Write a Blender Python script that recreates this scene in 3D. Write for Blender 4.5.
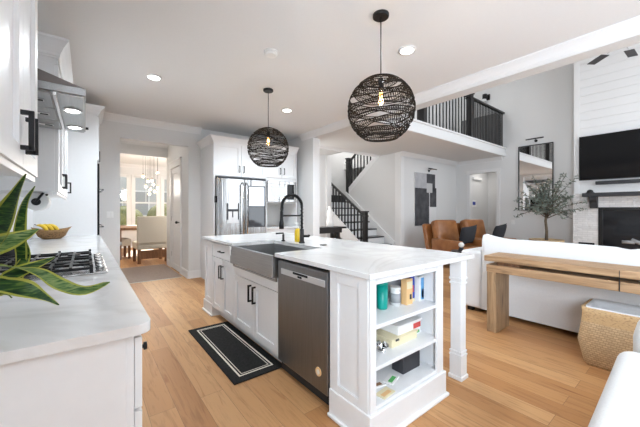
import bpy, bmesh, math, random
from mathutils import Vector, Matrix
random.seed(7)
D = bpy.data; S = bpy.context.scene; C = S.collection
for o in list(D.objects): D.objects.remove(o)
PI = math.pi

# ------------------------------------------------------------------ camera, world, lights
H = 1.245                                            # eye height; the island runs along +Y, 38 degrees left of the lens axis
cam = D.objects.new('camera', D.cameras.new('camera')); C.objects.link(cam)
cam.location = (0, 0, H); cam.rotation_euler = (PI/2, 0, math.radians(-38))
cam.data.sensor_width = 36; cam.data.lens = 36*300/640; cam.data.shift_y = -3.5/640
cam.data.clip_start = .02; cam.data.clip_end = 200
S.camera = cam
w = D.worlds.new('sky'); S.world = w; w.use_nodes = True
w.node_tree.nodes['Background'].inputs[0].default_value = (.84, .92, 1.0, 1)
w.node_tree.nodes['Background'].inputs[1].default_value = 0.6
def light(name, kind, loc, rot, energy, color=(1,1,1), **kw):
    l = D.lights.new(name, kind); l.energy = energy; l.color = color
    for k, v in kw.items(): setattr(l, k, v)
    o = D.objects.new(name, l); o.location = loc; o.rotation_euler = [math.radians(a) for a in rot]; C.objects.link(o)
    return o
light('sun', 'SUN', (0, 20, 20), (-52, 0, -14), 5.0, (1, .95, .86), angle=math.radians(1))
# added fill lamp turned to the kitchen ceiling, and an area lamp standing in for daylight from the glazed rear of the living room
light('kitchen_ceiling_fill', 'AREA', (2.6, -1.6, .5), (165, 0, 10), 11, (.78, .89, 1), shape='RECTANGLE', size=1.8, size_y=1.8)
light('kitchen_left_fill', 'AREA', (-.45, -1.4, 1.5), (0, -90, -12), 128, (.78, .885, 1), shape='RECTANGLE', size=1.4, size_y=1.8)  # added fill by the left wall, no window there; lifts aisle-facing sides
for q, e in (((3.0, .0), 9), ((1.4, -.6), 18)): light('down_spot', 'SPOT', (*q, 2.72), (0, 0, 0), e, (.84, .925, 1), spot_size=math.radians(150), spot_blend=.8, shadow_soft_size=.06)  # extra spots added out of view, without fittings
light('window_daylight_living', 'AREA', (6.3, -2.9, 2.6), (95, 0, 0), 68, (.88, .94, 1), shape='RECTANGLE', size=4.8, size_y=4.2)
light('foyer_fill', 'AREA', (3.64, 5.5, 1.6), (0, -90, 0), 7, (1, .98, .95), shape='RECTANGLE', size=1.4, size_y=.9)  # unseen fill behind the pillar wall, added to brighten the foyer
light('stairwell_fill', 'AREA', (6.4, 6.8, 5.4), (0, 0, 0), 45, (1, .98, .96), shape='RECTANGLE', size=1.6, size_y=1.6)  # fill added above the soffit, out of view, to light the stairs
light('landing_fill', 'AREA', (6.0, 4.1, 5.4), (0, 0, 0), 14, (1, .98, .96), shape='RECTANGLE', size=2.5, size_y=.8)  # unseen fill added to lift the landing walls
light('dining_fill', 'AREA', (3.5, 9.6, 1.5), (0, 90, 0), 22, (1, .98, .95), shape='RECTANGLE', size=1.6, size_y=3.0)  # fill added inside the dining room, where no side window is built
light('hall_fill', 'AREA', (.95, 6.6, 2.72), (0, 0, 0), 1, (1, .97, .92), shape='RECTANGLE', size=.6, size_y=.9)  # fill without a fitting, added behind the header for the hall
light('nook_fill', 'AREA', (9.7, 3.8, 2.58), (0, 0, 0), 3, (1, .97, .94), shape='RECTANGLE', size=.6, size_y=.6)  # hidden fill added because the nook was too dark
S.view_settings.view_transform = 'Standard'; S.view_settings.look = 'None'
S.view_settings.gamma = 1; S.view_settings.use_curve_mapping = False
S.view_settings.exposure = 1.2

# ------------------------------------------------------------------ materials
def mat(name, col, rough=.5, metal=0, emit=None, es=0, coat=0, spec=None, trans=0, sheen=0):
    m = D.materials.new(name); m.use_nodes = True; b = m.node_tree.nodes['Principled BSDF']
    b.inputs['Base Color'].default_value = (*col, 1); b.inputs['Roughness'].default_value = rough
    b.inputs['Metallic'].default_value = metal; b.inputs['Coat Weight'].default_value = coat
    b.inputs['Transmission Weight'].default_value = trans; b.inputs['Sheen Weight'].default_value = sheen
    if spec is not None: b.inputs['Specular IOR Level'].default_value = spec
    if emit: b.inputs['Emission Color'].default_value = (*emit, 1); b.inputs['Emission Strength'].default_value = es
    return m
def nodes(m): return m.node_tree.nodes, m.node_tree.links, m.node_tree.nodes['Principled BSDF']
def coords(m, scale=(1,1,1), rot=(0,0,0)):
    n, l, b = nodes(m); t = n.new('ShaderNodeTexCoord'); mp = n.new('ShaderNodeMapping')
    mp.inputs['Scale'].default_value = scale; mp.inputs['Rotation'].default_value = rot
    l.new(t.outputs['Object'], mp.inputs['Vector']); return mp.outputs[0]
def ramp(m, src, stops):
    n, l, b = nodes(m); r = n.new('ShaderNodeValToRGB'); e = r.color_ramp.elements
    while len(e) < len(stops): e.new(.5)
    for q, (p, c) in zip(e, stops): q.position = p; q.color = (*c, 1)
    l.new(src, r.inputs[0]); return r.outputs[0]
def noise(m, vec, scale, detail=4, dist=0, rough=.5):
    n, l, b = nodes(m); t = n.new('ShaderNodeTexNoise'); t.inputs['Scale'].default_value = scale
    t.inputs['Detail'].default_value = detail; t.inputs['Distortion'].default_value = dist; t.inputs['Roughness'].default_value = rough
    l.new(vec, t.inputs['Vector']); return t.outputs[0]
def bump(m, src, strength=.3, dist=.01):
    n, l, b = nodes(m); t = n.new('ShaderNodeBump'); t.inputs['Strength'].default_value = strength; t.inputs['Distance'].default_value = dist
    l.new(src, t.inputs['Height']); l.new(t.outputs[0], b.inputs['Normal'])
def setcol(m, src): nodes(m)[1].new(src, nodes(m)[2].inputs['Base Color'])
def noisy(name, c0, c1, scale, rough=.6, metal=0, stretch=(1,1,1), bs=0, **kw):
    m = mat(name, c0, rough, metal, **kw); f = noise(m, coords(m, stretch), scale, 6)
    setcol(m, ramp(m, f, [(.3, c0), (.7, c1)]))
    if bs: bump(m, f, bs)
    return m
M = {}
M['wall'] = noisy('wall_paint', (.715,.715,.71), (.73,.73,.725), 40, .85)
M['wall_white'] = noisy('living_wall_paint', (.74,.74,.735), (.755,.755,.75), 40, .85)
M['ceiling'] = noisy('ceiling_paint', (.80,.80,.80), (.815,.815,.815), 60, .9)
M['trim'] = mat('trim_paint', (.80,.80,.80), .4)
M['cab'] = noisy('cabinet_paint', (.745,.75,.755), (.76,.765,.77), 30, .38)
M['black'] = mat('black_metal', (.012,.012,.013), .38, .3)
M['blackwood'] = mat('black_stain', (.012,.011,.011), .35)
M['dark'] = mat('dark_gap', (.01,.01,.01), .8)
M['screen'] = mat('screen_glass', (.006,.006,.007), .12, spec=.25)
M['chrome'] = mat('chrome', (.8,.8,.8), .12, 1)
M['white'] = mat('white_plastic', (.82,.82,.81), .35)
M['ceramic'] = mat('white_ceramic', (.82,.81,.79), .2)
M['lens'] = mat('lamp_lens', (1,1,1), .5, emit=(1,.97,.92), es=6)
M['hoodlens'] = mat('hood_lamp_lens', (1,1,1), .5, emit=(1,.97,.92), es=4)
M['filament'] = mat('filament', (1,.6,.25), .5, emit=(1,.45,.10), es=4)
M['bulbglass'] = mat('bulb_glass', (1,.93,.82), .02, trans=1)
M['mirror'] = mat('mirror_silver', (.9,.9,.9), .01, 1)
M['linen'] = noisy('white_linen', (.67,.675,.68), (.72,.725,.73), 180, .95, bs=.15, sheen=.2)
M['cream'] = noisy('cream_linen', (.50,.495,.48), (.55,.545,.53), 160, .95, bs=.12, sheen=.2)
M['leather'] = noisy('cognac_leather', (.24,.088,.026), (.40,.17,.06), 6, .28, bs=.08)
M['navy'] = noisy('charcoal_fabric', (.018,.021,.027), (.03,.033,.04), 120, .9)
M['stainless'] = noisy('stainless', (.40,.40,.40), (.48,.48,.475), 6, .2, 1, (60,60,1))
f = noise(M['stainless'], coords(M['stainless'], (7,7,.25)), 1.5, 3); bump(M['stainless'], f, .5, .03)
M['stainless_dw'] = noisy('dark_stainless', (.215,.22,.228), (.25,.255,.262), 5, .42, 1, (1,30,1))
M['stainless_soft'] = noisy('satin_stainless', (.33,.33,.33), (.39,.39,.385), 5, .34, 1, (30,1,30))
M['silver'] = mat('silver_paint', (.62,.62,.62), .35, .6)
M['steel_dark'] = mat('canopy_steel', (.17,.15,.14), .4, .8)
M['rattan'] = noisy('black_rattan', (.007,.006,.005), (.022,.016,.012), 40, .8, spec=.2)
M['soil'] = mat('soil', (.05,.035,.025), .95)
M['bark'] = noisy('bark', (.09,.065,.045), (.17,.13,.09), 30, .9, bs=.3)
M['olive'] = noisy('olive_leaf', (.075,.10,.08), (.25,.29,.245), 9, .6)
M['leaf'] = D.materials.new('snake_leaf')
m = mat('snake_leaf_green', (.03,.09,.03), .35); f = noise(m, coords(m, (9,9,60)), 2.2, 3, 1.2)
setcol(m, ramp(m, f, [(.38, (.014,.055,.02)), (.52, (.04,.12,.03)), (.66, (.16,.27,.06))])); M['leaf'] = m
m = mat('snake_leaf_light', (.2,.3,.08), .35); f = noise(m, coords(m, (9,9,60)), 2.6, 3, 1.2); setcol(m, ramp(m, f, [(.36, (.05,.14,.03)), (.5, (.20,.32,.09)), (.68, (.34,.42,.15))])); M['leaflight'] = m
M['leafedge'] = noisy('snake_leaf_margin', (.45,.50,.06), (.62,.62,.16), 14, .4)
M['banana'] = noisy('banana_skin', (.75,.52,.03), (.62,.42,.03), 12, .5)
M['pale'] = mat('pale_interior', (.7,.69,.67), .6)
M['teal'] = mat('teal_enamel', (.0,.30,.245), .35)
M['yellow'] = mat('yellow_soap', (.75,.52,.02), .15)
M['clear'] = mat('clear_plastic', (.85,.87,.85), .1)
M['ink'] = mat('black_print', (.03,.03,.035), .5)
M['red'] = mat('red_print', (.62,.07,.06), .5)
M['pink'] = mat('pink_print', (.75,.16,.35), .5)
M['blue'] = mat('blue_print', (.03,.06,.38), .45)
M['skyblue'] = mat('sky_blue_print', (.10,.33,.62), .45)
M['orange'] = mat('pale_orange_print', (.74,.47,.22), .5)
M['butter'] = mat('cream_card', (.74,.66,.44), .6)
M['green'] = mat('green_print', (.10,.42,.12), .5)
M['grey'] = mat('grey_card', (.34,.35,.36), .6)
M['brownprint'] = mat('brown_print', (.25,.14,.08), .6)
M['blackcard'] = mat('black_card', (.03,.031,.036), .55)
M['paintgrey'] = noisy('canvas_grey', (.38,.38,.40), (.50,.50,.52), 6, .8)
M['paintblack'] = noisy('canvas_black', (.035,.036,.042), (.10,.10,.11), 5, .75)
M['foliage'] = noisy('shrub_green', (.09,.11,.035), (.19,.19,.07), 8, .9, bs=.6)
M['lawn'] = noisy('lawn', (.22,.26,.14), (.34,.34,.24), 2, .95)
M['siding'] = mat('white_siding', (.55,.55,.55), .8)
M['tan'] = noisy('oatmeal_fabric', (.62,.58,.50), (.68,.64,.56), 90, .95)
M['glass'] = mat('window_glass', (1,1,1), 0, trans=1)
# glass that lets light straight through
def thin_glass():
    m = D.materials.new('window_glass'); m.use_nodes = True; n, l = m.node_tree.nodes, m.node_tree.links
    n.clear(); o = n.new('ShaderNodeOutputMaterial'); a = n.new('ShaderNodeBsdfTransparent'); g = n.new('ShaderNodeBsdfGlossy')
    g.inputs['Roughness'].default_value = .02; x = n.new('ShaderNodeMixShader'); x.inputs[0].default_value = .05
    l.new(a.outputs[0], x.inputs[1]); l.new(g.outputs[0], x.inputs[2]); l.new(x.outputs[0], o.inputs[0]); return m
M['glass'] = thin_glass(); M['bulbglass'] = M['glass']
# white quartz with soft grey veins
m = mat('veined_quartz', (.8,.8,.8), .16); v = coords(m, (1,1,1), (0,0,.6))
f = noise(m, v, 1.6, 8, 1.6); c1 = ramp(m, f, [(.44, (.72,.72,.715)), (.495, (.655,.65,.64)), (.55, (.73,.73,.725))]); setcol(m, c1); M['quartz'] = m
# oak planks running along the island
def plank(name, cols, w_, len_, rot, gap=.0012, rough=.48):
    m = mat(name, cols[0], rough, spec=.35); n, l, b = nodes(m); v = coords(m, (1,1,1), (0,0,rot))
    br = n.new('ShaderNodeTexBrick'); br.offset = .37; br.inputs['Scale'].default_value = 1
    br.inputs['Brick Width'].default_value = len_; br.inputs['Row Height'].default_value = w_
    br.inputs['Mortar Size'].default_value = gap; br.inputs['Mortar Smooth'].default_value = .2
    br.inputs['Color1'].default_value = (0,0,0,1); br.inputs['Color2'].default_value = (1,1,1,1); br.inputs['Mortar'].default_value = (.5,.5,.5,1)
    br.inputs['Bias'].default_value = 0
    l.new(v, br.inputs['Vector'])
    wn = ramp(m, br.outputs['Color'], [(0, cols[0]), (.5, cols[1]), (1, cols[2])])
    mp = n.new('ShaderNodeMapping'); mp.inputs['Scale'].default_value = (1.3, 14, 4); l.new(v, mp.inputs['Vector'])
    off = n.new('ShaderNodeVectorMath'); off.operation = 'ADD'; l.new(mp.outputs[0], off.inputs[0]); l.new(br.outputs['Color'], off.inputs[1])
    g = noise(m, off.outputs[0], 2.2, 6, 1.1, .6)
    gr = ramp(m, g, [(.25, (.66,.60,.54)), (.5, (1,1,1)), (.75, (1.0,.97,.93))])
    mx = n.new('ShaderNodeMix'); mx.data_type = 'RGBA'; mx.blend_type = 'MULTIPLY'; mx.inputs[0].default_value = 1
    l.new(wn, mx.inputs[6]); l.new(gr, mx.inputs[7])
    kn = noise(m, off.outputs[0], .9, 3, 2.5, .5)
    kr = ramp(m, kn, [(.62, (1,1,1)), (.74, (.66,.52,.42))])
    m2 = n.new('ShaderNodeMix'); m2.data_type = 'RGBA'; m2.blend_type = 'MULTIPLY'; m2.inputs[0].default_value = .75
    l.new(mx.outputs[2], m2.inputs[6]); l.new(kr, m2.inputs[7])
    m3 = n.new('ShaderNodeMix'); m3.data_type = 'RGBA'; m3.blend_type = 'MIX'
    l.new(br.outputs['Fac'], m3.inputs[0]); l.new(m2.outputs[2], m3.inputs[6]); m3.inputs[7].default_value = (.20,.11,.055,1)
    setcol(m, m3.outputs[2]); return m
M['oak'] = plank('oak_planks', [(.40,.19,.072), (.50,.265,.112), (.57,.325,.15)], .15, 1.5, PI/2)
def wood(name, c0, c1, c2, axis, rough=.55):
    st = [14,14,14]; st[axis] = 1.2; m = mat(name, c0, rough); f = noise(m, coords(m, st), 1.6, 8, 1.4, .6)
    setcol(m, ramp(m, f, [(.3, c0), (.5, c1), (.72, c2)])); bump(m, f, .15); return m
M['rustic'] = wood('rustic_oak_long', (.17,.10,.05), (.36,.22,.115), (.48,.32,.18), 1)
M['rustic_v'] = wood('rustic_oak_upright', (.17,.105,.055), (.34,.22,.12), (.46,.315,.18), 2)
M['walnut'] = wood('walnut', (.11,.05,.025), (.20,.095,.045), (.27,.135,.065), 2)
def braid(name, c0, c1):
    m = mat(name, c1, .85); n, l, b = nodes(m); t = n.new('ShaderNodeTexCoord'); sp = n.new('ShaderNodeSeparateXYZ'); ad = n.new('ShaderNodeMath'); ad.operation = 'ADD'; cb = n.new('ShaderNodeCombineXYZ')
    l.new(t.outputs['Object'], sp.inputs[0]); l.new(sp.outputs['X'], ad.inputs[0]); l.new(sp.outputs['Y'], ad.inputs[1]); l.new(ad.outputs[0], cb.inputs['X']); l.new(sp.outputs['Z'], cb.inputs['Y'])
    f0 = noise(m, cb.outputs[0], 22, 2); vm = n.new('ShaderNodeVectorMath'); vm.operation = 'MULTIPLY_ADD'; l.new(f0, vm.inputs[0]); vm.inputs[1].default_value = (.012,.012,0); l.new(cb.outputs[0], vm.inputs[2])
    br = n.new('ShaderNodeTexBrick'); br.inputs['Scale'].default_value = 1; br.inputs['Brick Width'].default_value = .030; br.inputs['Row Height'].default_value = .017; br.inputs['Mortar Size'].default_value = .004; br.inputs['Mortar Smooth'].default_value = 1
    br.inputs['Color1'].default_value = (*c1,1); br.inputs['Color2'].default_value = (*[q*.8 for q in c1],1); br.inputs['Mortar'].default_value = (*c0,1)
    l.new(vm.outputs[0], br.inputs['Vector']); setcol(m, br.outputs['Color']); bump(m, br.outputs['Fac'], -1, .012); return m
def weave(name, c0, c1, scale, rough=.8):
    m = mat(name, c0, rough); n, l, b = nodes(m); v = coords(m)
    a = n.new('ShaderNodeTexVoronoi'); a.inputs['Scale'].default_value = scale
    mp = n.new('ShaderNodeMapping'); mp.inputs['Scale'].default_value = (1,1,1.9); l.new(v, mp.inputs['Vector']); l.new(mp.outputs[0], a.inputs['Vector'])
    setcol(m, ramp(m, a.outputs['Distance'], [(0, c1), (.55, c1), (.95, c0)])); bump(m, a.outputs['Distance'], -.7, .012); return m
M['seagrass'] = braid('seagrass_weave', (.36,.24,.12), (.62,.45,.27))
M['wicker'] = weave('wicker_weave', (.06,.03,.012), (.30,.17,.07), 60)
M['jute'] = weave('jute_band', (.34,.21,.10), (.55,.37,.19), 70)
m = mat('ledge_stone', (.75,.75,.75), .9); n_, l_, b_ = nodes(m); br = n_.new('ShaderNodeTexBrick')
br.inputs['Scale'].default_value = 1; br.inputs['Brick Width'].default_value = .17; br.inputs['Row Height'].default_value = .045; br.inputs['Mortar Size'].default_value = .004
br.inputs['Color1'].default_value = (.72,.72,.72,1); br.inputs['Color2'].default_value = (.86,.86,.86,1); br.inputs['Mortar'].default_value = (.68,.68,.68,1)
l_.new(coords(m, (1,1,1), (PI/2, 0, PI/2)), br.inputs['Vector'])
# object coordinates turned so that rows run along the wall
tc = n_.new('ShaderNodeTexCoord'); sp = n_.new('ShaderNodeSeparateXYZ'); cb = n_.new('ShaderNodeCombineXYZ')
l_.new(tc.outputs['Object'], sp.inputs[0]); l_.new(sp.outputs['Y'], cb.inputs['X']); l_.new(sp.outputs['Z'], cb.inputs['Y']); l_.new(cb.outputs[0], br.inputs['Vector'])
setcol(m, br.outputs['Color']); f = noise(m, cb.outputs[0], 18, 5); bump(m, f, .8, .03); M['stone'] = m
m = mat('runner_weave', (.4,.33,.28), .95); f = noise(m, coords(m, (6,40,1)), 3, 3); setcol(m, ramp(m, f, [(.3, (.27,.205,.17)), (.7, (.40,.32,.275))])); M['runner'] = m

# ------------------------------------------------------------------ mesh builder
class MB:
    def __init__(s): s.bm = bmesh.new(); s.M = Matrix()
    def frame(s, org=None, ux=(1,0,0), uz=(0,0,1)):
        if org is None: s.M = Matrix(); return s
        ux = Vector(ux).normalized(); uz = Vector(uz).normalized(); n = ux.cross(uz)
        s.M = Matrix.Translation(org) @ Matrix((ux, n, uz)).transposed().to_4x4(); return s
    def _v(s, p): return s.bm.verts.new(s.M @ Vector(p))
    def _f(s, vs, mi=0, smooth=False):
        try: f = s.bm.faces.new(vs)
        except ValueError: return None
        f.material_index = mi; f.smooth = smooth; return f
    def box(s, x0, x1, y0, y1, z0, z1, b=0, mi=0, seg=2, smooth=False):
        v = [s._v((x, y, z)) for x in (x0, x1) for y in (y0, y1) for z in (z0, z1)]
        fs = [s._f([v[i] for i in q], mi, smooth) for q in ((0,1,3,2),(4,6,7,5),(0,4,5,1),(2,3,7,6),(0,2,6,4),(1,5,7,3))]
        if b:
            es = list({e for f in fs for e in f.edges})
            r = bmesh.ops.bevel(s.bm, geom=es, offset=b, segments=seg, profile=.5, affect='EDGES', clamp_overlap=True)
            for f in r['faces']: f.material_index = mi; f.smooth = smooth or seg > 2
        return s
    def poly(s, pts, vec, mi=0, b=0):                 # extrude a polygon along vec
        vec = Vector(vec); a = [s._v(p) for p in pts]; c = [s._v(Vector(p)+vec) for p in pts]; n = len(pts)
        fs = [s._f(a, mi), s._f(c[::-1], mi)]
        for i in range(n): fs.append(s._f([a[i], a[(i+1)%n], c[(i+1)%n], c[i]], mi))
        if b:
            es = list({e for f in fs if f for e in f.edges})
            r = bmesh.ops.bevel(s.bm, geom=es, offset=b, segments=2, profile=.5, affect='EDGES')
            for f in r['faces']: f.material_index = mi
        return s
    def lathe(s, prof, c=(0,0,0), n=24, mi=0, sq=None, smooth=True):
        rings = []
        for r, z in prof:
            ring = []
            for k in range(n):
                a = 2*PI*k/n; x, y = math.cos(a), math.sin(a)
                ring.append(s._v((c[0]+r*x, c[1]+r*y, c[2]+z)))
            rings.append(ring)
        for A, B in zip(rings, rings[1:]):
            for k in range(n): s._f([A[k], A[(k+1)%n], B[(k+1)%n], B[k]], mi, smooth)
        s._f(rings[0][::-1], mi); s._f(rings[-1], mi); return s
    def tube(s, pts, r, n=8, closed=False, mi=0, caps=True, rs=None):
        pts = [Vector(p) for p in pts]; N = len(pts); rings = []; up = None
        for i, p in enumerate(pts):
            t = (pts[(i+1)%N]-pts[i-1]) if closed else (pts[min(i+1,N-1)]-pts[max(i-1,0)])
            if t.length < 1e-9: t = Vector((0,0,1))
            t.normalize()
            if up is None: up = Vector((0,0,1)) if abs(t.z) < .9 else Vector((1,0,0))
            a = t.cross(up)
            if a.length < 1e-6: a = t.orthogonal()
            a.normalize(); b = a.cross(t).normalized(); up = b
            rr = rs[i] if rs else r
            rings.append([s._v(p + a*rr*math.cos(2*PI*k/n) + b*rr*math.sin(2*PI*k/n)) for k in range(n)])
        for i in range(N if closed else N-1):
            A, B = rings[i], rings[(i+1)%N]
            for k in range(n): s._f([A[k], A[(k+1)%n], B[(k+1)%n], B[k]], mi, True)
        if caps and not closed: s._f(rings[0][::-1], mi); s._f(rings[-1], mi)
        return s
    def ball(s, c, r, n=16, sc=(1,1,1), mi=0):
        prof = [(max(1e-4, math.sin(PI*i/n)), -math.cos(PI*i/n)) for i in range(n+1)]
        old = s.M.copy(); s.M = s.M @ Matrix.Translation(c) @ Matrix.Diagonal((r*sc[0], r*sc[1], r*sc[2], 1)); s.lathe(prof, n=n*2, mi=mi); s.M = old; return s
    def shaker(s, w_, h_, t=.02, rail=.058, x=0, z=0, d=0, mi=0, inset=.013):   # in the current frame: x along, z up, y outwards
        b = .001
        s.box(x, x+rail, d, d+t, z, z+h_, b, mi); s.box(x+w_-rail, x+w_, d, d+t, z, z+h_, b, mi)
        s.box(x+rail, x+w_-rail, d, d+t, z, z+rail, b, mi); s.box(x+rail, x+w_-rail, d, d+t, z+h_-rail, z+h_, b, mi)
        s.box(x+rail*.9, x+w_-rail*.9, d, d+t-inset, z+rail*.9, z+h_-rail*.9, 0, mi); return s
    def pull(s, x, z, L, vertical=True, d=.02, r=.0055, out=.035, sq=True):
        if vertical:
            s.box(x-r, x+r, d+out-2*r, d+out, z-L/2, z+L/2, .001)
            for q in (-1, 1): s.box(x-r, x+r, d, d+out-r, z+q*(L/2-r)-r, z+q*(L/2-r)+r, .001)
        else:
            s.box(x-L/2, x+L/2, d+out-2*r, d+out, z-r, z+r, .001)
            for q in (-1, 1): s.box(x+q*(L/2-r)-r, x+q*(L/2-r)+r, d, d+out-r, z-r, z+r, .001)
        return s
    def build(s, name, mats, parent=None, label=None, root=None):
        bmesh.ops.recalc_face_normals(s.bm, faces=s.bm.faces)
        me = D.meshes.new(name)
        if root is not None: s.bm.transform(Matrix.Translation(-Vector(root.location)))
        s.bm.to_mesh(me); s.bm.free()
        for q in (mats if isinstance(mats, (list, tuple)) else [mats]): me.materials.append(M[q] if isinstance(q, str) else q)
        o = D.objects.new(name, me); C.objects.link(o)
        if parent is not None: o.parent = parent
        if label: o['label'] = label
        return o
def thing(name, label, cat, loc=(0,0,0), group=None):
    o = D.objects.new(name, None); C.objects.link(o); o.location = loc; o.empty_display_size = .1
    o['label'] = label; o['category'] = cat
    if group: o['group'] = group
    return o
def root_of(o):
    while o.parent: o = o.parent
    return o
def part(parent, name, mb, mats, label=None): return mb.build(name, mats, parent, label, root_of(parent))
def solo(name, mb, mats, label, cat, group=None, stuff=False):
    o = mb.build(name, mats); o['label'] = label; o['category'] = cat
    if group: o['group'] = group
    if stuff: o['kind'] = 'stuff'
    return o
def struct(name, mb, mats, label=None, parent=None):
    o = mb.build(name, mats, parent, label, root_of(parent) if parent else None)
    if not parent: o['kind'] = 'structure'
    return o
def dup(r, loc, rotz=None, label=None):
    c = r.copy(); C.objects.link(c); c.location = loc
    if rotz is not None: c.rotation_euler = (0,0,rotz)
    if label: c['label'] = label
    for ch in list(r.children):
        d = ch.copy(); C.objects.link(d); d.parent = c
        for g in list(ch.children):
            e = g.copy(); C.objects.link(e); e.parent = d
    return c
SN, CS = math.sin(math.radians(38)), math.cos(math.radians(38))
def P(u, v, d):                                      # a point of the room d metres along the view axis, from a sight line
    r = (u-320)/300; return Vector((d*(SN+CS*r), d*(CS-SN*r), H+d*(210-v)/300))
B = lambda *a, **k: MB().box(*a, **k)
# crown / base mouldings: a profile (out, down) swept from p0 to p1, n = direction out of the wall
CROWN = [(0,0),(1,0),(1,.12),(.86,.2),(.55,.42),(.22,.75),(.18,.88),(.1,.9),(.1,1),(0,1)]
def crown(mb, p0, p1, n, out=.085, drop=.105):
    p0, p1, n = Vector(p0), Vector(p1), Vector(n)
    mb.poly([p0 + n*a*out + Vector((0,0,-b*drop)) for a, b in CROWN], p1-p0); return mb
def crown_path(mb, pts, ns, top, out, drop):          # ns: outward normal of each run of the path
    pts = [Vector((*p, top)) for p in pts]; ns = [Vector(n) for n in ns]; rings = []
    for i, p in enumerate(pts):
        a, b = ns[max(i-1, 0)], ns[min(i, len(ns)-1)]; m_ = (a+b)/(1+a.dot(b))
        rings.append([mb._v(p + m_*q*out + Vector((0,0,-r_*drop))) for q, r_ in CROWN])
    for A, Bq in zip(rings, rings[1:]):
        for k in range(len(A)): mb._f([A[k], A[(k+1)%len(A)], Bq[(k+1)%len(A)], Bq[k]])
    mb._f(rings[0]); mb._f(rings[-1][::-1]); return mb
BASE = [(0,0),(.018,0),(.018,.02),(.014,.03),(.014,.115),(.008,.14),(0,.14)]
def baseboard(mb, p0, p1, n):
    p0, p1, n = Vector(p0), Vector(p1), Vector(n)
    mb.poly([p0 + n*a + Vector((0,0,b)) for a, b in BASE], p1-p0); return mb

# ------------------------------------------------------------------ setting
CH = 2.75                                            # kitchen ceiling
struct('floor', B(-1.6, 11, -3, 11.8, -.12, 0), 'oak')
struct('wall_left', B(-.65, -.5, -3, 5.75, 0, CH), 'wall')
struct('ceiling', B(-.65, 3.6, -3, 7.6, CH, CH+.12), 'ceiling')
mb = MB(); mb.poly([(-.5,5.75,0),(.433,5.75,0),(.433,5.75,2.40),(1.47,5.75,2.40),(1.47,5.75,0),(3.46,5.75,0),(3.46,5.75,CH),(-.5,5.75,CH)], (0,.12,0))
struct('wall_back', mb, 'wall')
struct('wall_rear', B(-.65, 3.6, -3.12, -3, 0, CH), mat('rear_wall_dark', (.30,.31,.33), .8))  # unseen wall, added and kept dark to hold back light in the kitchen
struct('wall_hall_left', B(.30, .433, 5.87, 7.5, 0, CH), 'wall')
mb = MB(); mb.poly([(1.47,5.87,0),(1.47,6.33,0),(1.47,6.33,2.13),(1.47,7.12,2.13),(1.47,7.12,0),(1.47,7.5,0),(1.47,7.5,CH),(1.47,5.87,CH)], (.12,0,0))
struct('wall_hall_right', mb, 'wall')
mb = MB(); mb.poly([(-1.5,7.5,0),(.30,7.5,0),(.30,7.5,2.43),(1.47,7.5,2.43),(1.47,7.5,0),(3.6,7.5,0),(3.6,7.5,CH),(-1.5,7.5,CH)], (0,.12,0))
struct('wall_dining_entry', mb, 'wall')
struct('wall_dining_left', B(-1.62, -1.5, 7.5, 11.8, 0, CH), 'wall_white')
struct('wall_dining_right', B(3.6, 3.72, 7.62, 11.8, 0, CH), 'wall_white')
WZ0, WZ1 = .62, 2.36
WIN = [(-.47,.23),(.40,1.10),(1.27,1.97),(2.14,2.84)]
mb = MB(); y = 11.68
xs = [-1.5] + [q for a in WIN for q in a] + [3.6]
for i in range(0, len(xs), 2): mb.box(xs[i], xs[i+1], y, y+.12, WZ0, WZ1)
mb.box(-1.5, 3.6, y, y+.12, 0, WZ0); mb.box(-1.5, 3.6, y, y+.12, WZ1, CH)
struct('wall_dining_far', mb, 'wall_white')
struct('ceiling_dining', B(-1.62, 3.72, 7.6, 11.8, CH, CH+.12), 'wall_white')
for i, (a, b) in enumerate(WIN):
    mb = MB()
    for x0, x1 in ((a-.07, a+.035), (b-.035, b+.07)): mb.box(x0, x1, y-.025, y+.06, WZ0-.03, WZ1+.06, .004)
    mb.box(a, b, y-.025, y+.06, WZ1-.035, WZ1+.06, .004); mb.box(a-.078, b+.078, y-.06, y+.06, WZ0-.04, WZ0+.03, .004)
    mid = (WZ0+WZ1)/2; mb.box(a, b, y, y+.05, mid-.025, mid+.025)
    mb.box((a+b)/2-.009, (a+b)/2+.009, y+.015, y+.045, mid, WZ1)
    wn = struct('window_%d' % (i+1), mb, 'trim')
    struct('pane', B(a, b, y+.028, y+.034, WZ0, WZ1), 'glass', parent=wn)
# fridge-side wall and the header between kitchen and living room
struct('wall_pillar', B(3.46, 3.60, 4.65, 7.5, 0, CH), 'wall')
struct('trim_pillar_cap', B(3.452, 3.608, 4.632, 4.65, 0, 2.637, .003), 'trim')
mb = B(3.46, 3.64, -3, 4.65, 2.637, CH); struct('beam', mb, 'wall')
struct('wall_above_beam', B(3.46, 3.60, -3, 7.5, CH, 5.6), 'wall')
struct('trim_crown_beam', crown(MB(), (3.46,-3,CH), (3.46,5.03,CH), (-1,0,0)), 'trim')
struct('trim_crown_kitchen', crown(MB(), (.14,5.75,CH), (1.68,5.75,CH), (0,-1,0)), 'trim')
struct('trim_crown_hall', crown(MB(), (.433,7.5,CH), (1.47,7.5,CH), (0,-1,0)), 'trim')
struct('trim_crown_dining', crown(MB(), (-1.5,11.68,CH), (3.6,11.68,CH), (0,-1,0)), 'trim')
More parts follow.
